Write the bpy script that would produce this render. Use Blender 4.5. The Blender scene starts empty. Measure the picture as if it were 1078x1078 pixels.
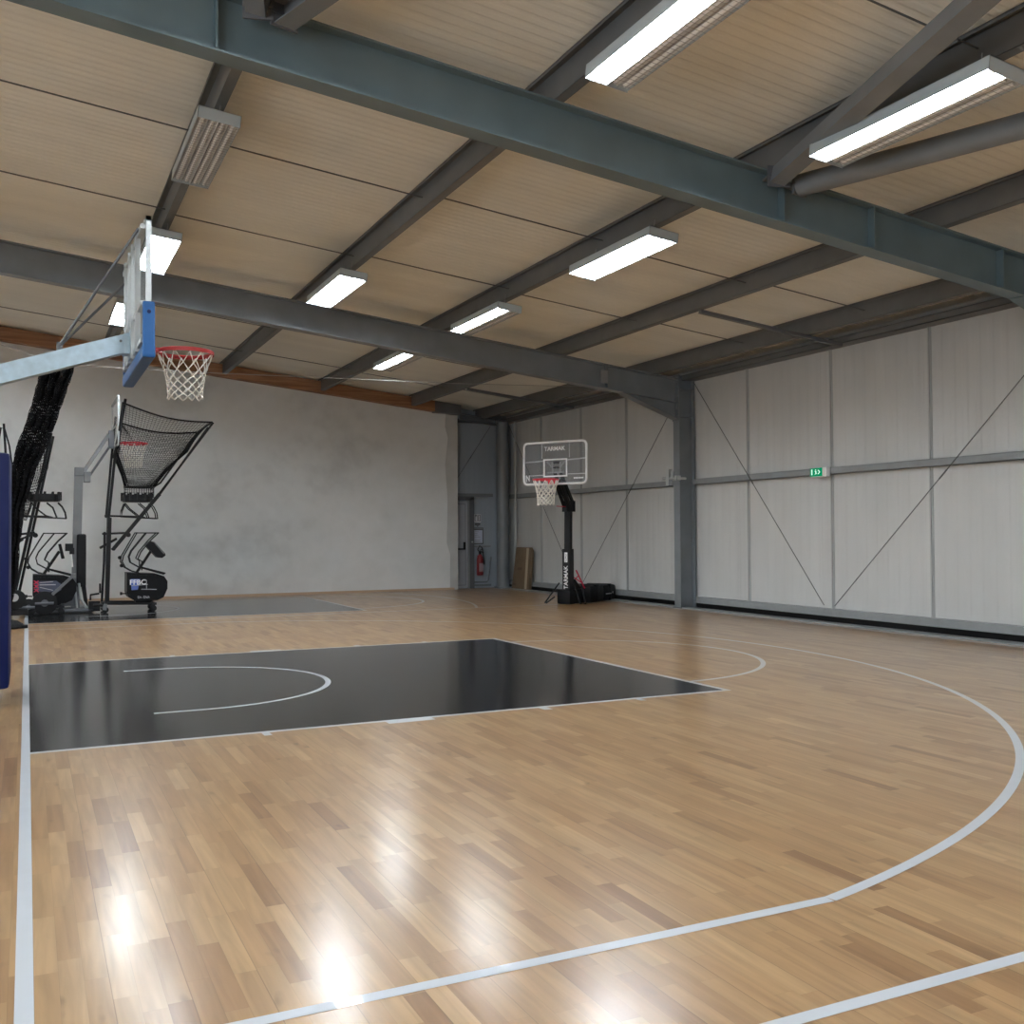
import bpy, bmesh, math, random
from mathutils import Vector, Matrix, Euler
random.seed(7)
S = 0.91                      # everything is laid out in court units first, then brought to metres
C = bpy.context.scene.collection

# ------------------------------------------------------------------ survey helpers
CF, CP, CR, CY, CX, CH = 1057.78, 0.0207, -0.0057, 0.4498, -0.0252, 1.4558
def ray(u, v):
    a, b = u - 539, v - 539
    cr, sr = math.cos(CR), math.sin(CR)
    X = (a*cr + b*sr)/CF; Y = -(-a*sr + b*cr)/CF
    cp, sp = math.cos(CP), math.sin(CP)
    Z = cp - Y*sp; Y2 = sp + Y*cp
    c, s = math.cos(CY), math.sin(CY)
    return Vector((CX, 0, CH)), Vector((X*c + Z*s, -X*s + Z*c, Y2))
def at(u, v, ax, val):
    o, d = ray(u, v)
    return o + d*((val - o[ax])/d[ax])
def T(x): return 5.65 - .109*(x + .39)      # underside of the purlins = top of the rafters
RT = .25                                    # purlin depth, roof sheet sits on top

# ------------------------------------------------------------------ materials
def new_mat(name):
    m = bpy.data.materials.new(name); m.use_nodes = True
    n = m.node_tree.nodes; n.clear()
    out = n.new('ShaderNodeOutputMaterial'); b = n.new('ShaderNodeBsdfPrincipled')
    m.node_tree.links.new(b.outputs[0], out.inputs[0])
    return m, n, m.node_tree.links, b
def mat(name, col, rough=.5, metal=0., spec=.5, var=0., vscale=8., bump=0., bscale=60., coat=0., stretch=(1,1,1)):
    m, n, l, b = new_mat(name)
    b.inputs['Base Color'].default_value = (*col, 1)
    b.inputs['Roughness'].default_value = rough
    b.inputs['Metallic'].default_value = metal
    b.inputs['Specular IOR Level'].default_value = spec
    b.inputs['Coat Weight'].default_value = coat
    tc = n.new('ShaderNodeTexCoord'); mp = n.new('ShaderNodeMapping')
    mp.inputs['Scale'].default_value = stretch
    l.new(tc.outputs['Object'], mp.inputs[0])
    if var:
        nz = n.new('ShaderNodeTexNoise'); nz.inputs['Scale'].default_value = vscale; nz.inputs['Detail'].default_value = 5
        l.new(mp.outputs[0], nz.inputs['Vector'])
        cr = n.new('ShaderNodeValToRGB')
        cr.color_ramp.elements[0].position = .3; cr.color_ramp.elements[1].position = .7
        cr.color_ramp.elements[0].color = (*[c*(1-var) for c in col], 1)
        cr.color_ramp.elements[1].color = (*[min(1, c*(1+var)) for c in col], 1)
        l.new(nz.outputs[0], cr.inputs[0]); l.new(cr.outputs[0], b.inputs['Base Color'])
    if bump:
        nb = n.new('ShaderNodeTexNoise'); nb.inputs['Scale'].default_value = bscale
        l.new(mp.outputs[0], nb.inputs['Vector'])
        bp = n.new('ShaderNodeBump'); bp.inputs['Strength'].default_value = bump; bp.inputs['Distance'].default_value = .01
        l.new(nb.outputs[0], bp.inputs['Height']); l.new(bp.outputs[0], b.inputs['Normal'])
    return m
def emit(name, col, s):
    m = bpy.data.materials.new(name); m.use_nodes = True
    n = m.node_tree.nodes; n.clear()
    out = n.new('ShaderNodeOutputMaterial'); e = n.new('ShaderNodeEmission')
    e.inputs[0].default_value = (*col, 1); e.inputs[1].default_value = s
    m.node_tree.links.new(e.outputs[0], out.inputs[0]); return m
def math_node(n, l, op, a, b=None, c=None):
    k = n.new('ShaderNodeMath'); k.operation = op
    for i, x in enumerate((a, b, c)):
        if x is None: continue
        if isinstance(x, (int, float)): k.inputs[i].default_value = x
        else: l.new(x, k.inputs[i])
    return k.outputs[0]

def wood_floor():
    m, n, l, b = new_mat('varnished_parquet')
    tc = n.new('ShaderNodeTexCoord'); sp = n.new('ShaderNodeSeparateXYZ'); l.new(tc.outputs['Object'], sp.inputs[0])
    x, y = sp.outputs[0], sp.outputs[1]
    M = lambda *a: math_node(n, l, *a)
    fx = M('DIVIDE', x, .068); row = M('FLOOR', fx)
    wn = n.new('ShaderNodeTexWhiteNoise'); wn.noise_dimensions = '1D'; l.new(row, wn.inputs['W'])
    fy = M('ADD', M('DIVIDE', y, .50), M('MULTIPLY', wn.outputs['Value'], 7.3)); col = M('FLOOR', fy)
    cb = n.new('ShaderNodeCombineXYZ'); l.new(row, cb.inputs[0]); l.new(col, cb.inputs[1])
    w2 = n.new('ShaderNodeTexWhiteNoise'); w2.noise_dimensions = '3D'; l.new(cb.outputs[0], w2.inputs['Vector'])
    cr = n.new('ShaderNodeValToRGB'); e = cr.color_ramp.elements
    e[0].position = 0; e[0].color = (.245, .132, .062, 1)
    e[1].position = 1; e[1].color = (.455, .292, .152, 1)
    for p, c in ((.06, (.300, .170, .080)), (.22, (.350, .206, .099)), (.6, (.385, .234, .114)), (.92, (.415, .262, .130))):
        q = e.new(p); q.color = (*c, 1)
    l.new(w2.outputs['Value'], cr.inputs[0])
    # grain runs along each stave, shifted per stave
    cg = n.new('ShaderNodeCombineXYZ')
    l.new(M('MULTIPLY', x, 26.), cg.inputs[0]); l.new(M('MULTIPLY', y, 1.7), cg.inputs[1]); l.new(M('MULTIPLY', w2.outputs['Value'], 40.), cg.inputs[2])
    g = n.new('ShaderNodeTexNoise'); g.inputs['Scale'].default_value = 1.; g.inputs['Detail'].default_value = 5; g.inputs['Distortion'].default_value = .6
    l.new(cg.outputs[0], g.inputs['Vector'])
    gm = n.new('ShaderNodeMapRange'); gm.inputs[1].default_value = .3; gm.inputs[2].default_value = .72; gm.inputs[3].default_value = .76; gm.inputs[4].default_value = 1.10
    l.new(g.outputs[0], gm.inputs[0])
    # dark knots here and there
    kn = n.new('ShaderNodeTexNoise'); kn.inputs['Scale'].default_value = 1.; kn.inputs['Detail'].default_value = 2
    ck = n.new('ShaderNodeCombineXYZ'); l.new(M('MULTIPLY', x, 9.), ck.inputs[0]); l.new(M('MULTIPLY', y, 3.6), ck.inputs[1]); l.new(M('MULTIPLY', w2.outputs['Value'], 17.), ck.inputs[2])
    l.new(ck.outputs[0], kn.inputs['Vector'])
    km = n.new('ShaderNodeMapRange'); km.inputs[1].default_value = .68; km.inputs[2].default_value = .80; km.inputs[3].default_value = 1.; km.inputs[4].default_value = .55
    l.new(kn.outputs[0], km.inputs[0])
    # thin seams: staves finely, boards of three staves stronger
    def seam(f, w):
        fr = M('FRACT', f); return M('GREATER_THAN', w, M('MINIMUM', fr, M('SUBTRACT', 1., fr)))
    s1 = seam(fx, .012); s2 = seam(fy, .0018)
    sb = seam(M('DIVIDE', fx, 3.), .0085)
    sm = M('SUBTRACT', 1., M('ADD', M('MULTIPLY', M('MAXIMUM', s1, s2), .16), M('MULTIPLY', sb, .22)))
    tot = M('MULTIPLY', M('MULTIPLY', gm.outputs[0], km.outputs[0]), sm)
    mx = n.new('ShaderNodeVectorMath'); mx.operation = 'SCALE'; l.new(cr.outputs[0], mx.inputs[0]); l.new(tot, mx.inputs['Scale'])
    l.new(mx.outputs[0], b.inputs['Base Color'])
    rn = n.new('ShaderNodeTexNoise'); rn.inputs['Scale'].default_value = 1.3; rn.inputs['Detail'].default_value = 4
    l.new(tc.outputs['Object'], rn.inputs['Vector'])
    rm = n.new('ShaderNodeMapRange'); rm.inputs[1].default_value = .3; rm.inputs[2].default_value = .7; rm.inputs[3].default_value = .276; rm.inputs[4].default_value = .30
    l.new(rn.outputs[0], rm.inputs[0]); l.new(rm.outputs[0], b.inputs['Roughness'])
    b.inputs['Specular IOR Level'].default_value = .25
    b.inputs['Coat Weight'].default_value = .5; b.inputs['Coat Roughness'].default_value = .18
    return m

def ribbed(name, col, axis, pitch, depth, var=.05, panel=None, rough=.45):
    """painted steel sandwich sheet with fine ribs repeating along one axis"""
    m, n, l, b = new_mat(name)
    tc = n.new('ShaderNodeTexCoord'); sp = n.new('ShaderNodeSeparateXYZ'); l.new(tc.outputs['Object'], sp.inputs[0])
    M = lambda *a: math_node(n, l, *a)
    f = M('FRACT', M('DIVIDE', sp.outputs[axis], pitch))
    tri = M('ABSOLUTE', M('SUBTRACT', f, .5))                 # 0..0.5
    prof = n.new('ShaderNodeMapRange'); prof.interpolation_type = 'SMOOTHSTEP'
    prof.inputs[1].default_value = .12; prof.inputs[2].default_value = .32
    l.new(tri, prof.inputs[0])
    h = prof.outputs[0]
    if panel:
        g = M('FRACT', M('DIVIDE', sp.outputs[axis], panel))
        j = M('GREATER_THAN', .012, M('MINIMUM', g, M('SUBTRACT', 1., g)))
        h = M('SUBTRACT', h, M('MULTIPLY', j, 2.))
    bp = n.new('ShaderNodeBump'); bp.inputs['Strength'].default_value = depth; bp.inputs['Distance'].default_value = .004
    l.new(h, bp.inputs['Height']); l.new(bp.outputs[0], b.inputs['Normal'])
    nz = n.new('ShaderNodeTexNoise'); nz.inputs['Scale'].default_value = .5; nz.inputs['Detail'].default_value = 5
    mp = n.new('ShaderNodeMapping'); sc = [1, 1, 1]; sc[axis] = 5; mp.inputs['Scale'].default_value = sc
    l.new(tc.outputs['Object'], mp.inputs[0]); l.new(mp.outputs[0], nz.inputs['Vector'])
    cr = n.new('ShaderNodeValToRGB'); cr.color_ramp.elements[0].position = .3; cr.color_ramp.elements[1].position = .7
    cr.color_ramp.elements[0].color = (*[c*(1-var) for c in col], 1); cr.color_ramp.elements[1].color = (*[c*(1+var) for c in col], 1)
    l.new(nz.outputs[0], cr.inputs[0]); l.new(cr.outputs[0], b.inputs['Base Color'])
    b.inputs['Roughness'].default_value = rough
    return m

def concrete():
    m, n, l, b = new_mat('skim_coated_concrete')
    tc = n.new('ShaderNodeTexCoord')
    mp = n.new('ShaderNodeMapping'); mp.inputs['Scale'].default_value = (.55, 1, .9); l.new(tc.outputs['Object'], mp.inputs[0])
    a = n.new('ShaderNodeTexNoise'); a.inputs['Scale'].default_value = .55; a.inputs['Detail'].default_value = 3; a.inputs['Distortion'].default_value = .5
    f = n.new('ShaderNodeTexNoise'); f.inputs['Scale'].default_value = 4.; f.inputs['Detail'].default_value = 6
    l.new(mp.outputs[0], a.inputs['Vector']); l.new(tc.outputs['Object'], f.inputs['Vector'])
    s = math_node(n, l, 'ADD', math_node(n, l, 'MULTIPLY', a.outputs[0], .78), math_node(n, l, 'MULTIPLY', f.outputs[0], .22))
    cr = n.new('ShaderNodeValToRGB'); e = cr.color_ramp.elements
    e[0].position = .36; e[0].color = (.56, .565, .56, 1); e[1].position = .62; e[1].color = (.76, .77, .77, 1)
    q = e.new(.48); q.color = (.69, .70, .695, 1)
    l.new(s, cr.inputs[0]); l.new(cr.outputs[0], b.inputs['Base Color'])
    b.inputs['Roughness'].default_value = .75
    bp = n.new('ShaderNodeBump'); bp.inputs['Strength'].default_value = .2; bp.inputs['Distance'].default_value = .005
    l.new(f.outputs[0], bp.inputs['Height']); l.new(bp.outputs[0], b.inputs['Normal'])
    return m

def timber():
    m, n, l, b = new_mat('glued_timber')
    tc = n.new('ShaderNodeTexCoord'); mp = n.new('ShaderNodeMapping'); mp.inputs['Scale'].default_value = (.6, 3, 9)
    l.new(tc.outputs['Object'], mp.inputs[0])
    a = n.new('ShaderNodeTexNoise'); a.inputs['Scale'].default_value = 2.; a.inputs['Detail'].default_value = 6; a.inputs['Distortion'].default_value = .8
    l.new(mp.outputs[0], a.inputs['Vector'])
    cr = n.new('ShaderNodeValToRGB'); e = cr.color_ramp.elements
    e[0].position = .3; e[0].color = (.21, .095, .042, 1); e[1].position = .7; e[1].color = (.38, .19, .095, 1)
    l.new(a.outputs[0], cr.inputs[0]); l.new(cr.outputs[0], b.inputs['Base Color']); b.inputs['Roughness'].default_value = .6
    return m

MT = dict(
 wood=wood_floor(),
 key=mat('black_floor_paint', (.016, .016, .017), .14, var=.15, vscale=3),
 line=mat('white_floor_paint', (.52, .55, .59), .32, var=.02, spec=.25, coat=.4),
 roof=ribbed('roof_sheet', (.80, .795, .735), 1, .115, .9),
 wallp=ribbed('wall_sheet', (.52, .52, .508), 1, .19, .9, var=.05, panel=1.9),
 wallx=ribbed('end_wall_sheet', (.34, .385, .44), 0, .14, .35, panel=1.1),
 walls=ribbed('side_wall_sheet', (.60, .60, .58), 1, .14, .35, panel=1.1),
 concrete=concrete(), timber=timber(),
 steel=mat('grey_steel_paint', (.17, .185, .20), .42, var=.10, vscale=3, bump=.05),
 dsteel=mat('dark_grey_steel_paint', (.10, .105, .115), .45, var=.12, vscale=3),
 teal=mat('steel_paint_light_tinted', (.115, .160, .178), .38, var=.10, vscale=2.5),  # same grey steel paint, the light's blue-green cast put into its colour
 purlin=mat('galvanised_purlin_paint', (.125, .127, .128), .45, var=.10, vscale=4),
 girt=mat('wall_rail_grey', (.24, .25, .255), .4, var=.06),
 strip=mat('joint_strip_grey', (.40, .405, .40), .4),
 black=mat('black_powder_coat', (.008, .008, .009), .45, spec=.25, var=.1),
 rubber=mat('black_rubber', (.010, .010, .011), .65, spec=.2, bump=.1),
 plastic=mat('black_moulded_plastic', (.005, .005, .006), .45, spec=.15, var=.2, vscale=20),
 galv=mat('galvanised_arm', (.46, .58, .66), .35, .35, var=.12, vscale=14),
 alu=mat('brushed_aluminium', (.50, .52, .52), .42, .55, var=.06),
 silver=mat('grey_zinc_steel', (.15, .153, .158), .42, .3, var=.08),
 blue=mat('blue_padding', (.018, .10, .29), .45, spec=.3, bump=.06, bscale=30),
 navy=mat('navy_padding', (.005, .010, .065), .5, spec=.2, bump=.06, bscale=30),
 red=mat('red_rim_paint', (.40, .025, .025), .4, var=.05),
 rim2=mat('orange_red_rim_paint', (.70, .04, .06), .35),
 cord=mat('white_net_cord', (.80, .77, .70), .8),
 net=mat('black_net_cord', (.008, .008, .009), .9, spec=.1),
 wire=mat('steel_cable', (.30, .30, .29), .6),
 rod=mat('thin_dark_rod', (.10, .10, .10), .5),
 lamp=mat('lamp_housing_grey', (.42, .47, .49), .4),
 refl=mat('lamp_reflector', (.86, .86, .86), .25, .3),
 tubeoff=mat('unlit_tube', (.85, .84, .82), .25),
 tube=emit('lit_tube', (.86, .94, 1.0), 110.),
 white=mat('white_print', (.86, .86, .86), .5),
 bframe=mat('white_board_frame', (.80, .80, .80), .4),
 grey=mat('mid_grey_print', (.22, .23, .25), .5),
 card=mat('brown_cardboard', (.16, .108, .064), .75, var=.10, vscale=5),
 tape=mat('pale_tape', (.42, .34, .24), .5),
 green=mat('exit_green', (.0, .25, .10), .4),
 doorp=mat('door_grey_paint', (.36, .38, .42), .4),
 paper=mat('notice_paper', (.55, .60, .72), .6),
 extred=mat('extinguisher_red', (.20, .012, .016), .3),
 blurb=mat('blue_white_print', (.45, .55, .85), .4),
 hub=mat('wheel_hub_grey', (.45, .45, .46), .4),
 skirt=mat('light_wood_baseboard', (.50, .36, .25), .5),
 redp=mat('red_plastic', (.55, .02, .06), .4),
)
def glass(name, col, a):
    m, n, l, b = new_mat(name)
    b.inputs['Base Color'].default_value = (*col, 1); b.inputs['Roughness'].default_value = .04
    b.inputs['Alpha'].default_value = a
    return m
MT['glass'] = glass('clear_board_glass', (.75, .82, .80), .14)
MT['smoke'] = glass('smoked_board_acrylic', (.18, .19, .20), .30)

# ------------------------------------------------------------------ mesh builder
ORG = {}
class MB:
    def __init__(s): s.v, s.f, s.m = [], [], []
    def add(s, vs, fs, mi=0):
        k = len(s.v); s.v += [Vector(p) for p in vs]
        s.f += [tuple(k+i for i in f) for f in fs]; s.m += [mi]*len(fs); return s
    def box(s, x0, x1, y0, y1, z0, z1, mi=0, mtx=None, bev=0):
        vs = [Vector((x, y, z)) for x in (x0, x1) for y in (y0, y1) for z in (z0, z1)]
        if bev:
            return s.rbox(x0, x1, y0, y1, z0, z1, bev, mi, mtx)
        if mtx is not None: vs = [mtx @ p for p in vs]
        return s.add(vs, [(0,1,3,2),(4,6,7,5),(0,4,5,1),(2,3,7,6),(0,2,6,4),(1,5,7,3)], mi)
    def rbox(s, x0, x1, y0, y1, z0, z1, b, mi=0, mtx=None):
        bm = bmesh.new(); bmesh.ops.create_cube(bm, size=1)
        for v in bm.verts: v.co = Vector(((x0+x1)/2 + v.co.x*(x1-x0), (y0+y1)/2 + v.co.y*(y1-y0), (z0+z1)/2 + v.co.z*(z1-z0)))
        bmesh.ops.bevel(bm, geom=bm.edges[:], offset=b, segments=2, affect='EDGES', profile=.6)
        bm.verts.index_update()
        vs = [v.co.copy() for v in bm.verts]
        if mtx is not None: vs = [mtx @ p for p in vs]
        s.add(vs, [tuple(v.index for v in f.verts) for f in bm.faces], mi); bm.free(); return s
    def beam(s, p0, p1, w, h, up=(0, 0, 1), ow=0, oh=0, mi=0):
        """rectangular bar from p0 to p1; w across, h along up; ow/oh shift the section"""
        p0, p1 = Vector(p0), Vector(p1); d = (p1-p0).normalized(); up = Vector(up)
        sd = d.cross(up).normalized(); u2 = sd.cross(d).normalized()
        vs = []
        for p in (p0, p1):
            for a in (-1, 1):
                for b in (-1, 1): vs.append(p + sd*(ow + a*w/2) + u2*(oh + b*h/2))
        return s.add(vs, [(0,1,3,2),(4,6,7,5),(0,4,5,1),(2,3,7,6),(0,2,6,4),(1,5,7,3)], mi)
    def ibeam(s, p0, p1, w, h, tf=.018, tw=.012, up=(0, 0, 1)):
        s.beam(p0, p1, w, tf, up, 0, h/2 - tf/2); s.beam(p0, p1, w, tf, up, 0, -h/2 + tf/2)
        return s.beam(p0, p1, tw, h - 2*tf, up)
    def tube(s, pts, r, n=8, closed=False, mi=0, caps=True):
        pts = [Vector(p) for p in pts]; N = len(pts); rings = []
        prev = None
        for i, p in enumerate(pts):
            if closed: d = pts[(i+1) % N] - pts[i-1]
            else: d = pts[min(i+1, N-1)] - pts[max(i-1, 0)]
            if d.length < 1e-9: d = Vector((0, 0, 1))
            d.normalize()
            if prev is None:
                a = Vector((0, 0, 1)) if abs(d.z) < .9 else Vector((1, 0, 0))
                a = d.cross(a).normalized()
            else: a = (prev - d*prev.dot(d)).normalized()
            prev = a; b = d.cross(a)
            rr = r[i] if isinstance(r, (list, tuple)) else r
            rings.append([p + (a*math.cos(2*math.pi*k/n) + b*math.sin(2*math.pi*k/n))*rr for k in range(n)])
        vs = [q for g in rings for q in g]; fs = []
        for i in range(N if closed else N-1):
            j = (i+1) % N
            for k in range(n):
                fs.append((i*n+k, i*n+(k+1) % n, j*n+(k+1) % n, j*n+k))
        if not closed and caps:
            fs.append(tuple(range(n))[::-1]); fs.append(tuple((N-1)*n+k for k in range(n)))
        return s.add(vs, fs, mi)
    def prism(s, poly, vec, mi=0):
        n = len(poly); poly = [Vector(p) for p in poly]; vec = Vector(vec)
        vs = poly + [p+vec for p in poly]
        fs = [tuple(range(n))[::-1], tuple(range(n, 2*n))] + [(i, (i+1) % n, n+(i+1) % n, n+i) for i in range(n)]
        return s.add(vs, fs, mi)
    def lathe(s, c, prof, n=20, ax='z', mi=0, cap=True):
        """prof: list of (radius, height) about an axis through c"""
        vs, fs = [], []
        for r, h in prof:
            for k in range(n):
                a = 2*math.pi*k/n; x, y = r*math.cos(a), r*math.sin(a)
                vs.append(Vector(c) + (Vector((x, y, h)) if ax == 'z' else Vector((x, h, y)) if ax == 'y' else Vector((h, x, y))))
        for i in range(len(prof)-1):
            for k in range(n): fs.append((i*n+k, i*n+(k+1) % n, (i+1)*n+(k+1) % n, (i+1)*n+k))
        if cap: fs.append(tuple(range(n))[::-1]); fs.append(tuple((len(prof)-1)*n+k for k in range(n)))
        return s.add(vs, fs, mi)
    def build(s, name, mats, parent=None, org=None, smooth=False):
        o0 = Vector(org) if org is not None else (ORG[parent.name] if parent else Vector((0, 0, 0)))
        me = bpy.data.meshes.new(name)
        me.from_pydata([tuple(v - o0) for v in s.v], [], s.f)
        for m in (mats if isinstance(mats, (list, tuple)) else [mats]): me.materials.append(m)
        me.polygons.foreach_set('material_index', s.m)
        bm = bmesh.new(); bm.from_mesh(me); bmesh.ops.recalc_face_normals(bm, faces=bm.faces[:]); bm.to_mesh(me); bm.free()
        if smooth:
            me.polygons.foreach_set('use_smooth', [True]*len(me.polygons))
            try: me.set_sharp_from_angle(angle=math.radians(40))
            except Exception: pass
        me.update()
        o = bpy.data.objects.new(name, me); C.objects.link(o)
        if parent: o.parent = parent
        else: o.location = o0
        ORG[o.name] = o0
        return o
def thing(name, loc, label, cat, group=None):
    o = bpy.data.objects.new(name, None); C.objects.link(o); o.location = loc; o.empty_display_size = .2
    ORG[o.name] = Vector(loc)
    return tag(o, label, cat, group)
def tag(o, label=None, cat=None, group=None, kind=None):
    if label: o['label'] = label
    if cat: o['category'] = cat
    if group: o['group'] = group
    if kind: o['kind'] = kind
    return o
def struct(o): o['kind'] = 'structure'; return o
def copy_tree(o, parent=None):
    c = o.copy(); C.objects.link(c); c.parent = parent
    ORG[c.name] = ORG[o.name]
    for ch in list(o.children): copy_tree(ch, c)
    return c
def text(s, size, mtx, m, name, parent, depth=.002, align='CENTER', sx=1.):
    cu = bpy.data.curves.new('t', 'FONT'); cu.body = s; cu.size = size; cu.extrude = depth; cu.offset = size*.02; cu.align_x = align; cu.align_y = 'CENTER'
    cu.resolution_u = 3
    ob = bpy.data.objects.new('t', cu); C.objects.link(ob)
    bpy.context.view_layer.update()
    me0 = bpy.data.meshes.new_from_object(ob.evaluated_get(bpy.context.evaluated_depsgraph_get()))
    mb = MB(); sc = Matrix.Diagonal((sx, 1, 1, 1))
    mb.add([mtx @ (sc @ v.co) for v in me0.vertices], [tuple(p.vertices) for p in me0.polygons])
    bpy.data.objects.remove(ob); bpy.data.curves.remove(cu); bpy.data.meshes.remove(me0)
    return mb.build(name, m, parent)
def frame(o, xdir, ydir):
    """matrix with local x=xdir, local y=ydir, origin o"""
    x = Vector(xdir).normalized(); y = Vector(ydir).normalized(); z = x.cross(y).normalized(); y = z.cross(x)
    return Matrix(((x.x, y.x, z.x, o[0]), (x.y, y.y, z.y, o[1]), (x.z, y.z, z.z, o[2]), (0, 0, 0, 1)))

# ================================================================== THE SETTING
XL, XW, YB, YE = -6.5, 11.6, -9.0, 24.4
YC = 24.0                                   # face of the concrete wall
# ---- floor with its painted court
W = .055
fl = MB()
fl.add([(XL, YB, 0), (XW, YB, 0), (XW, YE, 0), (XL, YE, 0)], [(0, 1, 2, 3)], 0)
fl.add([(XL, YB, -.1), (XW, YB, -.1), (XW, YE, -.1), (XL, YE, -.1)], [(3, 2, 1, 0)], 0)
def rect(x0, x1, y0, y1, mi, z): fl.add([(x0, y0, z), (x1, y0, z), (x1, y1, z), (x0, y1, z)], [(0, 1, 2, 3)], mi)
def arc(cx, cy, ro, a0, a1, z=.0016, w=W, n=96, clip=None):
    vs, fs = [], []
    for i in range(n+1):
        a = a0 + (a1-a0)*i/n
        for r in (ro-w, ro):
            vs.append((cx + r*math.cos(a), cy + r*math.sin(a), z))
    for i in range(n): fs.append((2*i, 2*i+1, 2*i+3, 2*i+2))
    fl.add(vs, fs, 2)
rect(-W, 0, YB, YC, 2, .0012)
rect(11.06, 11.06+W, YB, YC, 2, .0012)
def court(yc, hk, y3, ys0, ys1, xm):
    y0, y1 = yc-hk, yc+hk
    rect(0, 5.8-W, y0+W, y1-W, 1, .0008)
    rect(0, 5.8, y0, y0+W, 2, .0012); rect(0, 5.8, y1-W, y1, 2, .0012); rect(5.8-W, 5.8, y0, y1, 2, .0014)
    arc(5.8-W, yc+.04, 1.978+W, -math.pi/2, math.pi/2)
    arc(1.283, yc+.04, 1.44, -math.pi/2, math.pi/2, z=.0018)
    for s in (-1, 1): rect(1.283-.37, 1.283, yc+.04+s*1.4125-W/2, yc+.04+s*1.4125+W/2, 2, .0018)
    for a, b, d in xm:
        rect(a, b, y0-d, y0, 2, .0013); rect(a, b, y1, y1+d, 2, .0013)
marks = []
for (u0, u1, v, d) in ((273, 282, 770, .11), (404, 462, 759, .09), (566, 577, 745, .11), (672, 680, 737, .10)):
    marks.append((at(u0, v, 2, 0).x, at(u1, v, 2, 0).x, d))
court(10.042, 2.59, 0, 0, 0, marks)
court(20.9, 2.50, 0, 0, 0, marks[:1])
rect(0, 11.06, 2.332, 2.387, 2, .0012)             # near sideline
a3 = math.asin((10.1037-3.037)/7.238)
arc(1.283, 10.1037, 7.238, -a3, a3, n=160)
x3 = 1.283 + 7.238*math.cos(a3)
rect(0, x3-.01, 3.037, 3.037+W, 2, .0014); rect(0, x3-.01, 17.17-W, 17.17, 2, .0014)
rect(0, 11.06, 17.92, 17.92+W, 2, .0012)           # sideline between the courts
b3 = math.asin((20.9-17.95)/7.238); c3 = math.asin((YC-20.9)/7.238)
arc(1.283, 20.9, 7.238, -b3, c3, n=60)
struct(fl.build('floor', [MT['wood'], MT['key'], MT['line']]))

# ---- roof sheet
rf = MB()
zl, zr = T(XL)+RT, T(XW)+RT
rf.prism([(XL, YB, zl), (XW, YB, zr), (XW, YB, zr+.1), (XL, YB, zl+.1)], (0, YE-YB+.1, 0))
struct(rf.build('ceiling', MT['roof']))
# ---- walls
w = MB(); w.box(XW, XW+.12, YB, YE, -.1, zr+.02); struct(w.build('wall_right', MT['wallp']))
WN = [(-7.2, -4.4), (-3.2, -.4), (.8, 3.6)]; WZ = (.4, 4.9)      # unseen tall windows added in the left wall to let in daylight
w = MB(); w.box(XL-.12, XL, YB, YE, -.1, WZ[0]); w.box(XL-.12, XL, YB, YE, WZ[1], zl+.05)
ys_ = [YB] + [q for a in WN for q in a] + [YE]
for i in range(0, len(ys_), 2): w.box(XL-.12, XL, ys_[i], ys_[i+1], WZ[0], WZ[1])
struct(w.build('wall_left', MT['walls']))
for k, (a, b_) in enumerate(WN):
    w = MB(); g_ = .06
    w.box(XL-.1, XL-.02, a, a+g_, WZ[0], WZ[1]); w.box(XL-.1, XL-.02, b_-g_, b_, WZ[0], WZ[1]); w.box(XL-.1, XL-.02, a, b_, WZ[0], WZ[0]+g_); w.box(XL-.1, XL-.02, a, b_, WZ[1]-g_, WZ[1]); w.box(XL-.09, XL-.03, (a+b_)/2-.03, (a+b_)/2+.03, WZ[0], WZ[1])
    wf = struct(w.build('added_window_%d' % (k+1), MT['girt']))
    la = bpy.data.lights.new('added_window_portal', 'AREA'); la.shape = 'RECTANGLE'; la.size = (WZ[1]-WZ[0])*S; la.size_y = (b_-a)*S; la.energy = 1; la.cycles.is_portal = True  # portal for sky light coming through the added opening
    lo = bpy.data.objects.new('added_window_portal', la); C.objects.link(lo); lo.location = (XL-.14, (a+b_)/2, (WZ[0]+WZ[1])/2); lo.rotation_euler = (0, -math.pi/2, 0)
w = MB(); w.prism([(XL, YB-.12, -.1), (XW, YB-.12, -.1), (XW, YB-.12, zr), (XL, YB-.12, zl)], (0, .12, 0)); struct(w.build('wall_front', MT['wallx']))
w = MB(); w.prism([(XL, YE, -.1), (XW, YE, -.1), (XW, YE, zr), (XL, YE, zl)], (0, .12, 0)); struct(w.build('wall_end', MT['wallx']))
XC = 10.0
w = MB(); w.prism([(XL, YC, 0), (XC, YC, 0), (XC, YC, T(XC)-.03), (XL, YC, T(XL)-.03)], (0, .2, 0))
struct(w.build('wall_back', MT['concrete']))
w = MB(); w.prism([(9.78, YC-.012, 0), (XC, YC-.012, 0), (XC, YC-.012, T(XC)-.03), (9.68, YC-.012, T(9.68)-.03), (9.66, YC-.012, 4.2), (9.74, YC-.012, 3.9), (9.66, YC-.012, 3.2), (9.73, YC-.012, 2.3), (9.70, YC-.012, 1.2), (9.79, YC-.012, .9)], (0, .02, 0))
struct(w.build('trim_1', mat('grey_render_patch', (.52, .525, .515), .8, var=.1, vscale=2)))
w = MB(); w.box(.2, 9.9, YC-.02, YC, 0, .055); struct(w.build('baseboard_back', MT['skirt']))
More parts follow.
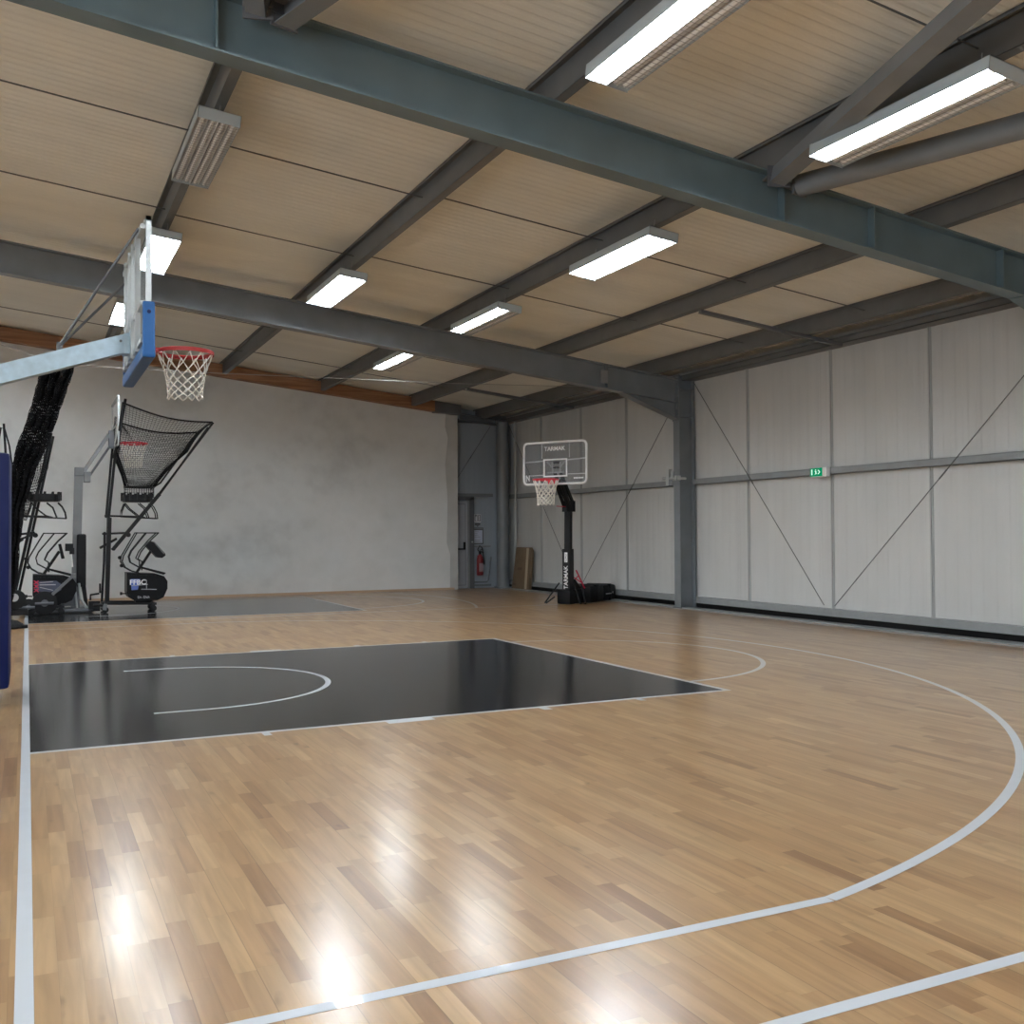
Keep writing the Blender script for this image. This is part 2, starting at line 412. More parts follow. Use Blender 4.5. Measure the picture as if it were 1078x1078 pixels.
# ledge, black slot and edge plate along the right wall
w = MB()
for a, b in ((YB, 7.4), (7.85, 15.75), (16.2, 24.0)):
    w.box(11.46, XW, a, b, .105, .215); w.box(11.43, 11.46, a, b, .105, .125)
struct(w.build('trim_2', MT['girt']))
w = MB(); w.box(11.56, XW, YB, YE, .0, .105); struct(w.build('trim_3', MT['black']))
w = MB(); w.box(11.20, 11.46, YB, 24.0, 0, .018); struct(w.build('trim_4', MT['girt']))

# ---- door in the end wall behind the concrete wall
d = MB(); d.box(9.58, 10.42, YE-.06, YE-.02, .03, 2.28); door = struct(d.build('door_1', MT['doorp']))
d = MB()
for x0, x1, z0, z1 in ((9.63, 10.37, .08, .10), (9.63, 10.37, 2.21, 2.23), (9.63, 9.65, .08, 2.23), (10.35, 10.37, .08, 2.23)): d.box(x0, x1, YE-.066, YE-.06, z0, z1)
d.build('door_moulding', MT['grey'], door)
d = MB(); d.box(10.30, 10.35, YE-.10, YE-.06, 1.02, 1.22); d.tube([(10.325, YE-.12, 1.04), (10.13, YE-.12, 1.04)], .018); d.tube([(10.325, YE-.06, 1.04), (10.325, YE-.13, 1.04)], .018)
d.build('door_handle', MT['black'], door)
d = MB(); d.box(10.47, 10.60, YE-.10, YE-.01, 0, 2.42); d.box(9.4, 10.6, YE-.10, YE-.01, 2.32, 2.42); d.box(9.4, 9.53, YE-.1, YE-.01, 0, 2.32)
door_frame = struct(d.build('trim_5', MT['dsteel']))
d = MB(); d.box(10.425, 10.47, YE-.08, YE-.01, 0, 2.32); struct(d.build('trim_6', MT['girt']))

# ================================================================== STEEL FRAME
def rafter(y, m, label):
    t = thing('roof_rafter', (11.2, y, T(11.2)-.23), label, 'beam', None)
    x0, x1 = XL, 11.18
    b = MB(); b.ibeam((x0, y, T(x0)-.23), (x1, y, T(x1)-.23), .20, .46); b.build('beam', m, t)
    # tapered haunch under the end next to the column
    h = MB(); xa = 9.95
    za = T(xa)-.46
    poly = [(xa, y-.006, za), (x1, y-.006, T(x1)-.46), (x1, y-.006, 3.62)]
    h.prism(poly, (0, .012, 0)); h.beam((xa, y, za), (x1, y, 3.62), .20, .018, (0, 0, 1))
    h.build('haunch', m, t)
    for xs in ((1.22, 6.55, 7.72, 9.62) if y < 15 else (9.62,)):
        s = MB(); s.box(xs-.008, xs+.008, y-.095, y+.095, T(xs)-.44, T(xs)-.02); s.build('stiffener', m, t)
    g = MB(); g.box(x1, x1+.02, y-.1, y+.1, 3.58, T(x1))
    for k in range(6):
        for sg in (-1, 1): g.lathe((x1-.02, y+sg*.06, 3.66+k*.135), [(.018, 0), (.018, .02)], 6, 'x')
    g.build('end_plate', m, t)
    return t
rafter(7.62, MT['teal'], 'nearest big roof rafter, tinted blue-green as lit, crossing the top of the picture')
rafter(15.97, MT['steel'], 'farther dark grey roof rafter meeting the bolted wall column')
rafter(-.75, MT['teal'], 'roof rafter overhead behind the camera')
e = MB(); e.ibeam((10.05, 23.95, T(10.05)-.04), (11.08, 23.95, T(11.08)-.04), .14, .16)
tag(e.build('end_rafter', MT['dsteel'], org=(11.3, 23.9, T(11.3)-.2)), 'short dark rafter in the far corner beyond the timber beam', 'beam')
def column(y, label):
    t = thing('steel_column', (11.38, y, 0), label, 'column')
    c = MB(); xa, xb = 11.2, 11.56; zt = T(11.38)+.1
    c.box(xa, xa+.018, y-.1, y+.1, 0, zt); c.box(xb-.018, xb, y-.1, y+.1, 0, zt); c.box(xa+.018, xb-.018, y-.006, y+.006, 0, zt)
    c.build('shaft', MT['steel'], t)
    for z in (3.66, 4.2):
        g = MB(); g.box(xa+.018, xb-.018, y-.095, y+.095, z-.007, z+.007); g.build('stiffener', MT['steel'], t)
    p = MB(); p.box(xa-.03, xb+.02, y-.13, y+.13, 0, .02); p.build('base_plate', MT['dsteel'], t)
    return t
column(15.97, 'dark grey H-section wall column under the farther rafter')
column(7.62, 'grey H-section wall column under the nearest rafter, out at right')
c = MB(); c.tube([(11.27, 23.95, 0), (11.27, 23.95, T(11.27)-.02)], .17, 20)
cc = thing('corner_column', (11.27, 23.95, 0), 'round dark grey column in the far right corner beside the extinguisher', 'column')
c.build('shaft', MT['steel'], cc, smooth=True)
c = MB(); c.box(11.09, 11.45, 23.76, 24.13, 0, .05, bev=.01); c.build('plinth', MT['steel'], cc)

# bracket with clamps on the column at rail height
b = MB()
b.tube([(11.14, 15.6, 2.46), (11.14, 16.35, 2.50)], .022); b.box(11.12, 11.2, 16.12, 16.22, 2.36, 2.66); b.tube([(11.16, 16.05, 2.46), (11.16, 16.05, 2.62)], .03)
b.box(11.10, 11.2, 15.84, 15.90, 2.44, 2.53)
tag(b.build('pipe_clamp', MT['alu'], org=(11.16, 16.0, 2.45)), 'shiny metal clamp and pipe stub on the wall column at rail height', 'bracket')

PX = [1.62, 4.12, 6.43, 8.74, 10.73]
def purlin(x, label):
    q = MB(); wd = .085; t_ = .006
    a, e_ = YB, (23.75 if x < 9.5 else 24.3)
    zb = lambda xx: T(xx)
    xw = x - wd
    q.prism([(xw, a, zb(xw)), (xw+t_, a, zb(xw)), (xw+t_, a, zb(xw)+RT), (xw, a, zb(xw)+RT)], (0, e_-a, 0))
    q.prism([(xw, a, zb(xw)), (x, a, zb(x)), (x, a, zb(x)+.006), (xw, a, zb(xw)+.006)], (0, e_-a, 0))
    q.prism([(x, a, zb(x)), (x+.004, a, zb(x)), (x+.004, a, zb(x)+.025), (x, a, zb(x)+.025)], (0, e_-a, 0))
    q.prism([(xw-wd*.8, a, zb(xw)+RT-.006), (xw, a, zb(xw)+RT-.012), (xw, a, zb(xw)+RT-.004), (xw-wd*.8, a, zb(xw)+RT+.002)], (0, e_-a, 0))
    q.prism([(xw-wd*.8, a, zb(xw)+RT-.03), (xw-wd*.8+.004, a, zb(xw)+RT-.03), (xw-wd*.8+.004, a, zb(xw)+RT), (xw-wd*.8, a, zb(xw)+RT)], (0, e_-a, 0))
    return tag(q.build('roof_purlin', MT['purlin'], org=(x, 0, T(x))), label, 'beam', 'long roof purlins')
purlin(PX[0], 'leftmost roof purlin, with the unlit lamp hanging under it')
purlin(PX[1], 'second roof purlin from the left, ending above the middle of the concrete wall')
purlin(PX[2], 'third roof purlin from the left, with the longest row of lamps')
purlin(PX[3], 'fourth roof purlin from the left, with no lamps, ending at the timber beam tip')
purlin(PX[4], 'roof purlin nearest the right wall')
for x in (-.85, -3.3, -5.7): purlin(x, 'roof purlin left of the basketball hoop, outside the view')
q = MB(); q.box(11.33, 11.34, YB, 24.3, 4.365, 4.47); q.box(11.33, 11.60, YB, 24.3, 4.365, 4.375); q.box(11.33, 11.40, YB, 24.3, 4.46, 4.47)
tag(q.build('eaves_beam', MT['purlin'], org=(11.4, 8, 4.37)), 'long grey eaves beam running along the top of the right wall', 'beam')

# wall rail, one length per bay
for a, b_, lb in ((-.65, 7.50, 'grey horizontal wall rail nearest the camera, outside the view'), (7.74, 15.86, 'long grey horizontal wall rail passing the green exit sign'), (16.08, 24.2, 'grey horizontal wall rail behind the far portable hoop')):
    g = MB(); g.box(11.50, 11.60, a, b_, 2.36, 2.37); g.box(11.50, 11.508, a, b_, 2.36, 2.47); g.box(11.50, 11.60, a, b_, 2.462, 2.47)
    tag(g.build('wall_rail', MT['girt'], org=(11.55, a, 2.4)), lb, 'rail', 'wall rails')
g = MB(); g.box(9.9, 11.15, YE-.09, YE, 2.42, 2.50)
tag(g.build('end_wall_rail', MT['steel'], org=(10.5, YE, 2.45)), 'short dark rail above the door on the end wall', 'rail')
g = MB(); g.box(10.02, 11.12, YE-.1, YE-.02, 4.36, 4.46); g.box(10.02, 11.12, YE-.16, YE-.1, 4.36, 4.38)
tag(g.build('end_wall_header', MT['dsteel'], org=(10.5, YE, 4.4)), 'dark header beam at the top of the blue-grey end wall', 'beam')
# joint strips on the right wall
names = {14.33: 'just right of the grey wall column', 12.26: 'directly beside the green exit sign', 10.30: 'second one right of the exit sign'}
for y in (2.1, 4.15, 6.2, 8.25, 10.30, 12.26, 14.33, 18.37, 20.34, 22.35):
    lb = {14.33: 'vertical joint strip on the right wall, just right of the grey column',
          12.26: 'vertical joint strip on the right wall beside the exit sign',
          10.30: 'vertical joint strip near the right edge of the picture',
          18.37: 'vertical joint strip on the wall just left of the grey column',
          20.34: 'vertical joint strip on the wall behind the portable hoop pole',
          22.35: 'vertical joint strip just right of the leaning cardboard box'}.get(y, 'vertical joint strip on the right wall outside the view')
    g = MB(); g.box(11.585, 11.60, y-.03, y+.03, .215, 4.37); g.box(11.565, 11.585, y-.010, y+.012, .215, 4.37)
    tag(g.build('joint_strip', MT['strip'], org=(11.59, y, .235)), lb, 'strip', 'vertical wall joint strips')
# crossed bracing rods on the wall
def rodline(a, b_, label, r=.0065, nm='brace_rod', m='rod', cat='rod', grp=None):
    q = MB(); q.tube([a, b_], r, 6); d_ = (Vector(b_)-Vector(a))
    q.tube([Vector(a)+d_*.47, Vector(a)+d_*.50], r*1.7, 6)
    return tag(q.build(nm, MT[m], org=a), label, cat, grp)
rodline((11.485, 15.8, 4.33), (11.485, 12.36, .27), 'thin diagonal rod from the grey column down to below the exit sign', grp='wall bracing rods')
rodline((11.485, 12.12, .27), (11.485, 7.75, 4.33), 'thin diagonal rod rising right from below the exit sign', grp='wall bracing rods')
rodline((11.485, 16.12, 4.30), (11.485, 20.15, .27), 'thin diagonal rod falling left from the grey column', grp='wall bracing rods')
rodline((11.485, 24.0, 4.30), (11.485, 20.45, .27), 'thin diagonal rod behind the far portable hoop', grp='wall bracing rods')
rodline((11.1, YE-.06, 4.3), (9.9, YE-.06, 2.55), 'thin diagonal rod on the blue-grey end wall above the door', grp='wall bracing rods')
# flat tie bars between the last purlin and the eaves
for y, lb in ((11.8, 'flat dark tie bar under the roof above the exit sign'), (20.3, 'flat dark tie bar under the roof in the far corner')):
    q = MB(); q.beam((8.70, y, T(8.7)-.03), (11.36, y-.02, 4.34), .07, .05)
    tag(q.build('tie_bar', MT['dsteel'], org=(8.7, y, T(8.7))), lb, 'bar')
# sag rods between purlins
xs = [-5.7, -3.3, -.85] + PX
rowname = {2.4: 'row above the camera', 5.2: 'row nearest the camera', 10.62: 'row just past the near rafter', 13.3: 'row just before the far rafter', 18.6: 'row just past the far rafter', 21.3: 'row by the timber beam'}
gapname = ['far left gap', 'gap left of the hoop', 'gap left of the first purlin', 'between purlins one and two', 'between purlins two and three', 'between purlins three and four', 'gap beside the right wall']
for y, rn in rowname.items():
    for i in range(7):
        if y == 18.6 and i not in (3, 4, 5): continue
        a, b_ = xs[i], xs[i+1]-.085
        yy = y + (.10 if i % 2 else -.04)
        q = MB(); q.tube([(a, yy, T(a)+.13), (b_, yy, T(b_)+.13)], .008, 6)
        tag(q.build('sag_rod', MT['rod'], org=(a, yy, T(a)+.13)), 'thin sag rod, %s, %s' % (rn, gapname[i]), 'rod', 'thin sag rods between purlins')

# wind bracing tubes meeting at the nearest rafter
def brace(p0, p1, label, kind):
    p0, p1 = Vector(p0), Vector(p1); dd = (p1-p0).normalized()
    t = thing('roof_brace', tuple(p0), label, 'brace')
    q = MB()
    if kind == 'round': q.tube([p0+dd*.10, p1], .105, 16)
    elif kind == 'h': q.ibeam(p0+dd*.1, p1, .17, .17, .012, .01)
    else: q.beam(p0+dd*.1, p1, .15, .15, (.25, 0, 1))
    q.build('tube', MT['steel'] if kind != 'round' else MT['steel'], t, smooth=kind == 'round')
    g = MB(); g.beam(p0-dd*.02, p0+dd*.12, .22, .02); g.beam(p0+dd*.09, p0+dd*.11, .22, .2); g.build('end_plate', MT['dsteel'], t)
    for k in (.03, .08):
        b_ = MB(); b_.lathe(tuple(p0+dd*k+Vector((0, 0, .008))), [(.014, 0), (.014, .018)], 6); b_.build('bolt', MT['alu'], t)
brace((6.40, 7.50, T(6.4)-.10), (4.05, -.6, T(4.05)-.10), 'square grey roof brace rising to the upper right from the rafter joint', 'box')
brace((6.60, 7.50, T(6.6)-.12), (8.85, -.6, T(8.85)-.12), 'round grey roof brace running to the right edge below the lamp', 'round')
brace((1.52, 7.50, T(1.5)-.10), (-.7, -.6, T(-.7)-.10), 'short-looking roof brace at the top left joint, left of the pair', 'box')
brace((1.66, 7.50, T(1.7)-.10), (4.0, -.6, T(4.0)-.10), 'H-section roof brace at the top left joint, right of the pair', 'h')

# timber beam over the concrete wall
tb = MB()
tb.prism([(XL, YC-.22, T(XL)-.08), (9.30, YC-.22, T(9.3)-.04), (9.30, YC-.22, T(9.3)+RT-.02), (XL, YC-.22, T(XL)+RT-.02)], (0, .34, 0))
tag(tb.build('timber_beam', MT['timber'], org=(2, YC, T(2))), 'long reddish brown timber beam along the top of the concrete wall', 'beam')
sf = MB(); sf.prism([(9.30, YC-.22, T(9.3)-.06), (XC+.02, YC-.22, T(XC)-.0), (XC+.02, YC-.22, T(XC)+RT-.02), (9.30, YC-.22, T(9.3)+RT-.02)], (0, .3, 0))
struct(sf.build('trim_7', MT['dsteel']))

# ================================================================== LAMPS
LW, LL = .38, 1.80
def lamp(x, y, lit, label, L=LL):
    """x centre, y centre; lit = which of the four tubes burn"""
    z = T(x) - .27
    t = thing('ceiling_lamp', (x, y, z), label, 'lamp', 'long box lamps hung under the purlins')
    R = Matrix.Translation((x, y, z)) @ Matrix.Rotation(math.atan(.109), 4, 'Y')
    y0, y1 = -L/2, L/2; hx = LW/2
    h = MB()
    h.box(-hx, -hx+.006, y0, y1, .010, .11, mtx=R); h.box(hx-.006, hx, y0, y1, .010, .11, mtx=R)
    h.box(-hx, hx, y0, y0+.006, 0, .11, mtx=R); h.box(-hx, hx, y1-.006, y1, 0, .11, mtx=R); h.box(-hx, hx, y0, y1, .104, .11, mtx=R)
    h.build('housing', MT['lamp'], t)
    r = MB(); n = 4; pw = (LW-.024)/n; vs = []; fs = []
    prof = []
    for i in range(n):
        xa = -hx+.012+i*pw
        prof += [(xa, .002 if i == 2 else .020), (xa+pw*.28, .052), (xa+pw*.72, .052)]
    prof.append((hx-.012, .020))
    for (px, pz) in prof: vs += [R @ Vector((px, y0+.008, pz)), R @ Vector((px, y1-.008, pz))]
    for i in range(len(prof)-1): fs.append((2*i, 2*i+1, 2*i+3, 2*i+2))
    r.add(vs, fs); r.build('reflector', MT['refl'], t)
    for i in range(n):
        xc = -hx+.012+(i+.5)*pw
        q = MB(); q.tube([R @ Vector((xc, y0+.05, .024)), R @ Vector((xc, y1-.05, .024))], .018, 10)
        q.build('tube', MT['tube'] if i in lit else MT['tubeoff'], t, smooth=True)
    g = MB(); k = int(L/.06)
    for i in range(k+1):
        yy = y0+.01+(L-.02)*i/k; g.tube([R @ Vector((-hx+.006, yy, .004)), R @ Vector((hx-.006, yy, .004))], .0018, 4, caps=False)
    for i in range(1, 8):
        xx = -hx+LW*i/8; g.tube([R @ Vector((xx, y0+.006, .004)), R @ Vector((xx, y1-.006, .004))], .0018, 4, caps=False)
    g.build('wire_guard', MT['wire'], t)
    for sgn in (-1, 1):
        c = MB(); c.tube([(x+.03, y+sgn*L*.36, z+.1), (x+.06, y+sgn*L*.36, z+.30)], .005, 5); c.build('hanger', MT['wire'], t)
    return t
A4 = (0, 1, 2, 3)
lamp(1.52, 10.13, (), 'unlit box lamp at upper left with its bare tubes showing')
lamp(1.53, 14.05, A4, 'lit box lamp directly behind the glass backboard')
lamp(1.45, 18.2, A4, 'small lit box lamp left of the backboard, beyond the farther rafter')
lamp(3.94, 14.0, A4, 'lit box lamp just before the farther rafter, left of centre')
lamp(3.99, 5.70, (0, 1), 'biggest half-lit box lamp at the top centre edge')
lamp(6.22, 5.72, (0, 1), 'half-lit box lamp at upper right between two roof braces')
lamp(6.24, 10.02, A4, 'lit box lamp in the middle bay, right of centre')
lamp(6.24, 13.92, (0, 1), 'half-lit box lamp just before the farther rafter, near centre')
lamp(6.24, 17.9, (0, 1), 'farthest small lit box lamp beyond the farther rafter')
for x in (1.52, 3.99, 6.22):  # extra lamps out of view, added for their light on the hall
    for y in ((-2.6, -6.4) if x > 2 else (5.7, -2.6, -6.4)):
        lamp(x, y, A4, 'extra lit box lamp added behind the camera for its light, unseen')
for y in (21.5, 18.0, 14.0, 10.0, 3.0, -4.):  # unseen row added to light the hall, its far end the concrete wall
    lamp(-3.4, y, A4, 'extra lit box lamp added left of the court for its light, unseen')

# ================================================================== BASKETBALL PARTS
def ring_pts(c, r, n=40): return [(c[0]+r*math.cos(2*math.pi*k/n), c[1]+r*math.sin(2*math.pi*k/n), c[2]) for k in range(n)]
def ball_net(c, r0, r1, L, rad, n=12, seed=1):
    rnd = random.Random(seed); q = MB(); rows = 8
    P = []
    for j in range(rows+1):
        f = (0, .26, .40, .52, .63, .73, .82, .91, 1.)[j]
        r = r0*(1-f) + r1*f - .06*math.sin(f*math.pi)*r0*1.6
        if j == rows: r *= 1.04
        lev = []
        for k in range(n):
            a = 2*math.pi*(k + (.5 if j % 2 else 0))/n + rnd.uniform(-.04, .04)
            lev.append(Vector((c[0]+r*math.cos(a), c[1]+r*math.sin(a), c[2]-L*f+rnd.uniform(-.008, .008))))
        P.append(lev)
    for j in range(rows):
        for k in range(n):
            a = P[j][k]
            for dk in ((0, -1) if j % 2 == 0 else (0, 1)):
                b = P[j+1][(k+dk) % n]
                m = (a+b)/2 + (a+b-2*Vector((c[0], c[1], (a.z+b.z)/2))).normalized()*.006
                q.tube([a, m, b], rad, 5, caps=False)
    return q

# ---- near competition hoop, board seen almost edge-on
bx, by0, by1, bz0, bz1 = .905, 9.05, 10.95, 3.03, 4.19
hp = thing('basketball_hoop', (-1.3, 10.0, 0), 'near basketball hoop with galvanised arm, glass board and blue bottom pad', 'basketball hoop')
g = MB(); g.box(bx-.008, bx+.008, by0+.03, by1-.03, bz0+.03, bz1-.02); g.build('backboard_glass', MT['glass'], hp)
f = MB()
f.box(bx-.022, bx+.022, by0, by0+.045, bz0, bz1); f.box(bx-.022, bx+.022, by1-.045, by1, bz0, bz1)
f.box(bx-.022, bx+.022, by0, by1, bz1-.04, bz1); f.box(bx-.022, bx+.022, by0, by1, bz0, bz0+.04)
brd = f.build('backboard_frame', MT['alu'], hp)
f = MB()
for y in (9.45, 9.85, 10.15, 10.55): f.box(bx-.075, bx-.03, y-.022, y+.022, bz0+.05, bz1-.05)
for z in (bz0+.1, bz0+.42, bz1-.08): f.box(bx-.06, bx-.02, 9.1, 10.9, z-.02, z+.02)
f.build('rear_subframe', MT['alu'], hp)
# U-shaped pad wrapping the bottom edge and the lower corners
p = MB()
p.rbox(bx-.055, bx+.055, by0-.03, by1+.03, bz0-.06, bz0+.05, .02)
p.rbox(bx-.05, bx+.05, by0-.035, by0+.03, bz0-.05, bz0+.42, .015)
p.rbox(bx-.05, bx+.05, by1-.03, by1+.035, bz0-.05, bz0+.42, .015)
pad = p.build('board_pad', MT['blue'], hp)
p = MB(); p.lathe((bx, by0-.036, bz0+.33), [(.017, 0), (.012, -.008)], 12, 'y')
p.build('pad_button', MT['navy'], pad)
zr_ = 3.205
r = MB(); r.tube(ring_pts((bx+.43, 10.0, zr_), .252), .013, 8, closed=True); r.lathe((bx+.43, 10.0, zr_), [(.262, -.028), (.266, -.028), (.268, .004), (.262, .004), (.262, -.028)], 40, cap=False); rim = r.build('rim', MT['red'], hp, smooth=True)
r = MB()
r.box(bx+.02, bx+.04, 9.9, 10.1, zr_-.13, zr_+.05); r.box(bx+.04, bx+.19, 9.92, 10.08, zr_-.012, zr_+.012)
for y in (9.93, 10.07): r.prism([(bx+.04, y-.005, zr_-.13), (bx+.04, y-.005, zr_), (bx+.20, y-.005, zr_)], (0, .01, 0))
r.build('rim_bracket', MT['red'], rim)
hooks = MB()
for k in range(12):
    a = 2*math.pi*k/12; hooks.tube([(bx+.43+.252*math.cos(a), 10+.252*math.sin(a), zr_-.01), (bx+.43+.248*math.cos(a), 10+.248*math.sin(a), zr_-.032)], .005, 5)
hooks.build('net_hooks', MT['red'], rim)
ball_net((bx+.43, 10.0, zr_-.02), .25, .155, .43, .0050).build('net', MT['cord'], hp)
a0, a1 = Vector((bx-.05, 10.0, 3.262)), Vector((-1.2, 10.0, 2.585))
sl = (3.262-2.885)/(bx-.05+.245); a1 = Vector((-1.2, 10, 3.262-sl*(bx-.05+1.2)))
m = MB(); m.beam(a0, a1, .14, .165); arm = m.build('arm', MT['galv'], hp)
m = MB(); m.box(bx-.075, bx-.05, 9.86, 10.14, 3.10, 3.36); m.box(bx-.13, bx-.06, 9.91, 10.09, 3.14, 3.30); m.build('arm_plate', MT['galv'], arm)
for dz in (.0, .045):
    m = MB(); m.lathe((bx-.10-dz*1.2, 9.928, 3.24+dz*.3), [(.013, 0), (.013, -.012)], 6, 'y'); m.build('bolt', MT['silver'], arm)
m = MB(); m.box(.21, .26, 9.96, 10.04, 3.10, 3.21); m.build('strut_lug', MT['silver'], arm)
for y, z in ((9.30, 4.14), (10.58, 3.95)):
    m = MB(); m.tube([(bx-.06, y, z), (.235, 10.0+(y-10)*.04, 3.18)], .013, 8); m.build('strut', MT['dsteel'], hp)
# the stand out at left: mast, base and its tall navy pad
m = MB(); m.beam((-1.15, 10, .2), (-1.2, 10, 2.9), .18, .18, (1, 0, 0)); m.beam((-.45, 9.75, .2), (-1.15, 9.75, 2.5), .08, .08); m.beam((-.45, 10.25, .2), (-1.15, 10.25, 2.5), .08, .08); m.build('mast', MT['galv'], hp)
m = MB(); m.box(-2.4, -.35, 9.55, 10.45, .06, .24, bev=.02); m.box(-2.4, -1.6, 9.6, 10.4, .24, .75, bev=.02); m.build('base', MT['galv'], hp)
for x in (-2.3, -.5):
    for y in (9.7, 10.3):
        m = MB(); m.lathe((x, y-.03, .06), [(.06, 0), (.06, .06)], 14, 'y'); m.build('wheel', MT['rubber'], hp)
m = MB(); m.rbox(-.34, -.155, 9.5, 10.5, .16, 2.16, .04); m.build('stand_pad', MT['navy'], hp, smooth=True)

# ---- far hoop of the second court: grey post with cranked arm
Y2 = 20.7
def A(u, v, y=Y2): p = at(u, v, 1, y); return p
h2 = thing('basketball_hoop', (.80, Y2, 0), 'far basketball hoop with grey upright post, cranked arm and rear wheels', 'basketball hoop')
m = MB(); m.beam((.80, Y2, .05), (.855, Y2, 2.66), .15, .15, (0, 1, 0)); m.build('post', MT['silver'], h2)
m = MB(); j0 = Vector((.90, Y2, 2.60)); m.box(.78, .96, Y2-.09, Y2+.09, 2.58, 2.74, bev=.01); m.box(.94, 1.06, Y2-.1, Y2+.1, 2.46, 2.66, bev=.01); m.build('hinge', MT['silver'], h2)
e0 = Vector((1.40, Y2, 3.44))
m = MB(); m.beam((.94, Y2-.04, 2.66), (1.38, Y2-.04, 3.38), .06, .07); m.beam((.94, Y2+.05, 2.66), (1.38, Y2+.05, 3.38), .06, .07); arm2 = m.build('arm', MT['silver'], h2)
m = MB(); m.tube([(1.04, Y2, 2.58), (1.44, Y2, 3.22)], .022); m.build('tie_rod', MT['dsteel'], arm2)
m = MB(); m.box(1.38, 1.47, Y2-.1, Y2+.1, 3.12, 3.46); m.build('arm_bracket', MT['dsteel'], h2)
m = MB(); B2 = 1.50
m.box(B2-.02, B2+.02, Y2-.82, Y2-.78, 3.12, 4.05); m.box(B2-.02, B2+.02, Y2+.78, Y2+.82, 3.12, 4.05); m.box(B2-.02, B2+.02, Y2-.8, Y2+.8, 4.01, 4.05); m.box(B2-.02, B2+.02, Y2-.8, Y2+.8, 3.12, 3.16)
m.box(B2-.03, B2-.02, Y2-.8, Y2+.8, 3.5, 3.53); m.build('backboard_frame', MT['alu'], h2)
m = MB(); m.box(B2-.008, B2+.008, Y2-.78, Y2+.78, 3.16, 4.01); m.build('backboard_panel', MT['glass'], h2)
rc = at(140.5, 467, 1, Y2); rc = Vector((rc.x, Y2, rc.z))
m = MB(); m.tube(ring_pts(rc, .25), .017, 8, closed=True); m.box(B2+.02, rc.x-.24, Y2-.06, Y2+.06, rc.z-.03, rc.z+.01); m.build('rim', MT['rim2'], h2, smooth=True)
ball_net((rc.x, Y2, rc.z-.02), .24, .15, .45, .007, seed=5).build('net', MT['cord'], h2)
m = MB(); m.rbox(.82, .985, Y2-.14, Y2+.14, .48, 1.48, .04); m.prism([(.89, Y2-.12, .6), (.97, Y2-.12, .6), (1.02, Y2-.12, .12), (.97, Y2-.12, .12)], (0, .24, 0)); m.build('post_pad', MT['rubber'], h2)
m = MB(); m.tube([A(83, 614, Y2-.2), A(85, 630, Y2-.2), A(92, 641, Y2-.2)], .024); m.tube([A(78.5, 616, Y2-.2), A(81, 640, Y2-.2)], .02); m.build('front_brace', MT['alu'], h2)
m = MB(); m.beam(A(76, 607, Y2-.42), A(55, 626, Y2-.42), .05, .05); m.box(.72, .80, Y2-.44, Y2, 0.66, .74); m.build('rear_strut', MT['silver'], h2)
m = MB(); m.rbox(-.15, 1.12, Y2-.30, Y2+.35, .02, .09, .02); m.prism([(.55, Y2-.2, .14), (.8, Y2-.2, .36), (.86, Y2-.2, .14)], (0, .4, 0)); m.build('base', MT['dsteel'], h2)
m = MB(); m.box(1.02, 1.22, Y2-.3, Y2-.2, .03, .22); m.tube([(1.05, Y2-.32, .24), (1.05, Y2-.32, .34), (1.2, Y2-.32, .36)], .018); m.tube([(1.1, Y2-.3, .14), (1.3, Y2-.3, .14)], .03); m.build('front_clamp', MT['black'], h2)
m = MB(); m.box(.62, .76, Y2-.12, Y2-.08, 1.16, 1.30); m.box(.70, .78, Y2-.10, Y2+.1, 1.1, 1.22); m.build('crank', MT['black'], h2)
m = MB(); m.tube([(.72, Y2-.1, 1.1), (.74, Y2-.1, .86)], .022); m.build('crank_handle', MT['white'], h2)
for u, v, R_ in ((47, 634, .215), (30, 634, .15)):
    c_ = at(u, v, 1, Y2-.4)
    m = MB(); m.lathe((c_.x, Y2-.44, R_+.005), [(R_*.7, 0), (R_, .01), (R_, .07), (R_*.7, .08)], 28, 'y'); wh = m.build('wheel', MT['rubber'], h2, smooth=True)
    m = MB(); m.lathe((c_.x, Y2-.45, R_+.005), [(R_*.3, 0), (R_*.3, .02)], 16, 'y'); m.tube([(c_.x-R_*.75, Y2-.447, R_), (c_.x+R_*.7, Y2-.447, R_)], .025); m.build('wheel_hub', MT['dsteel'], wh)

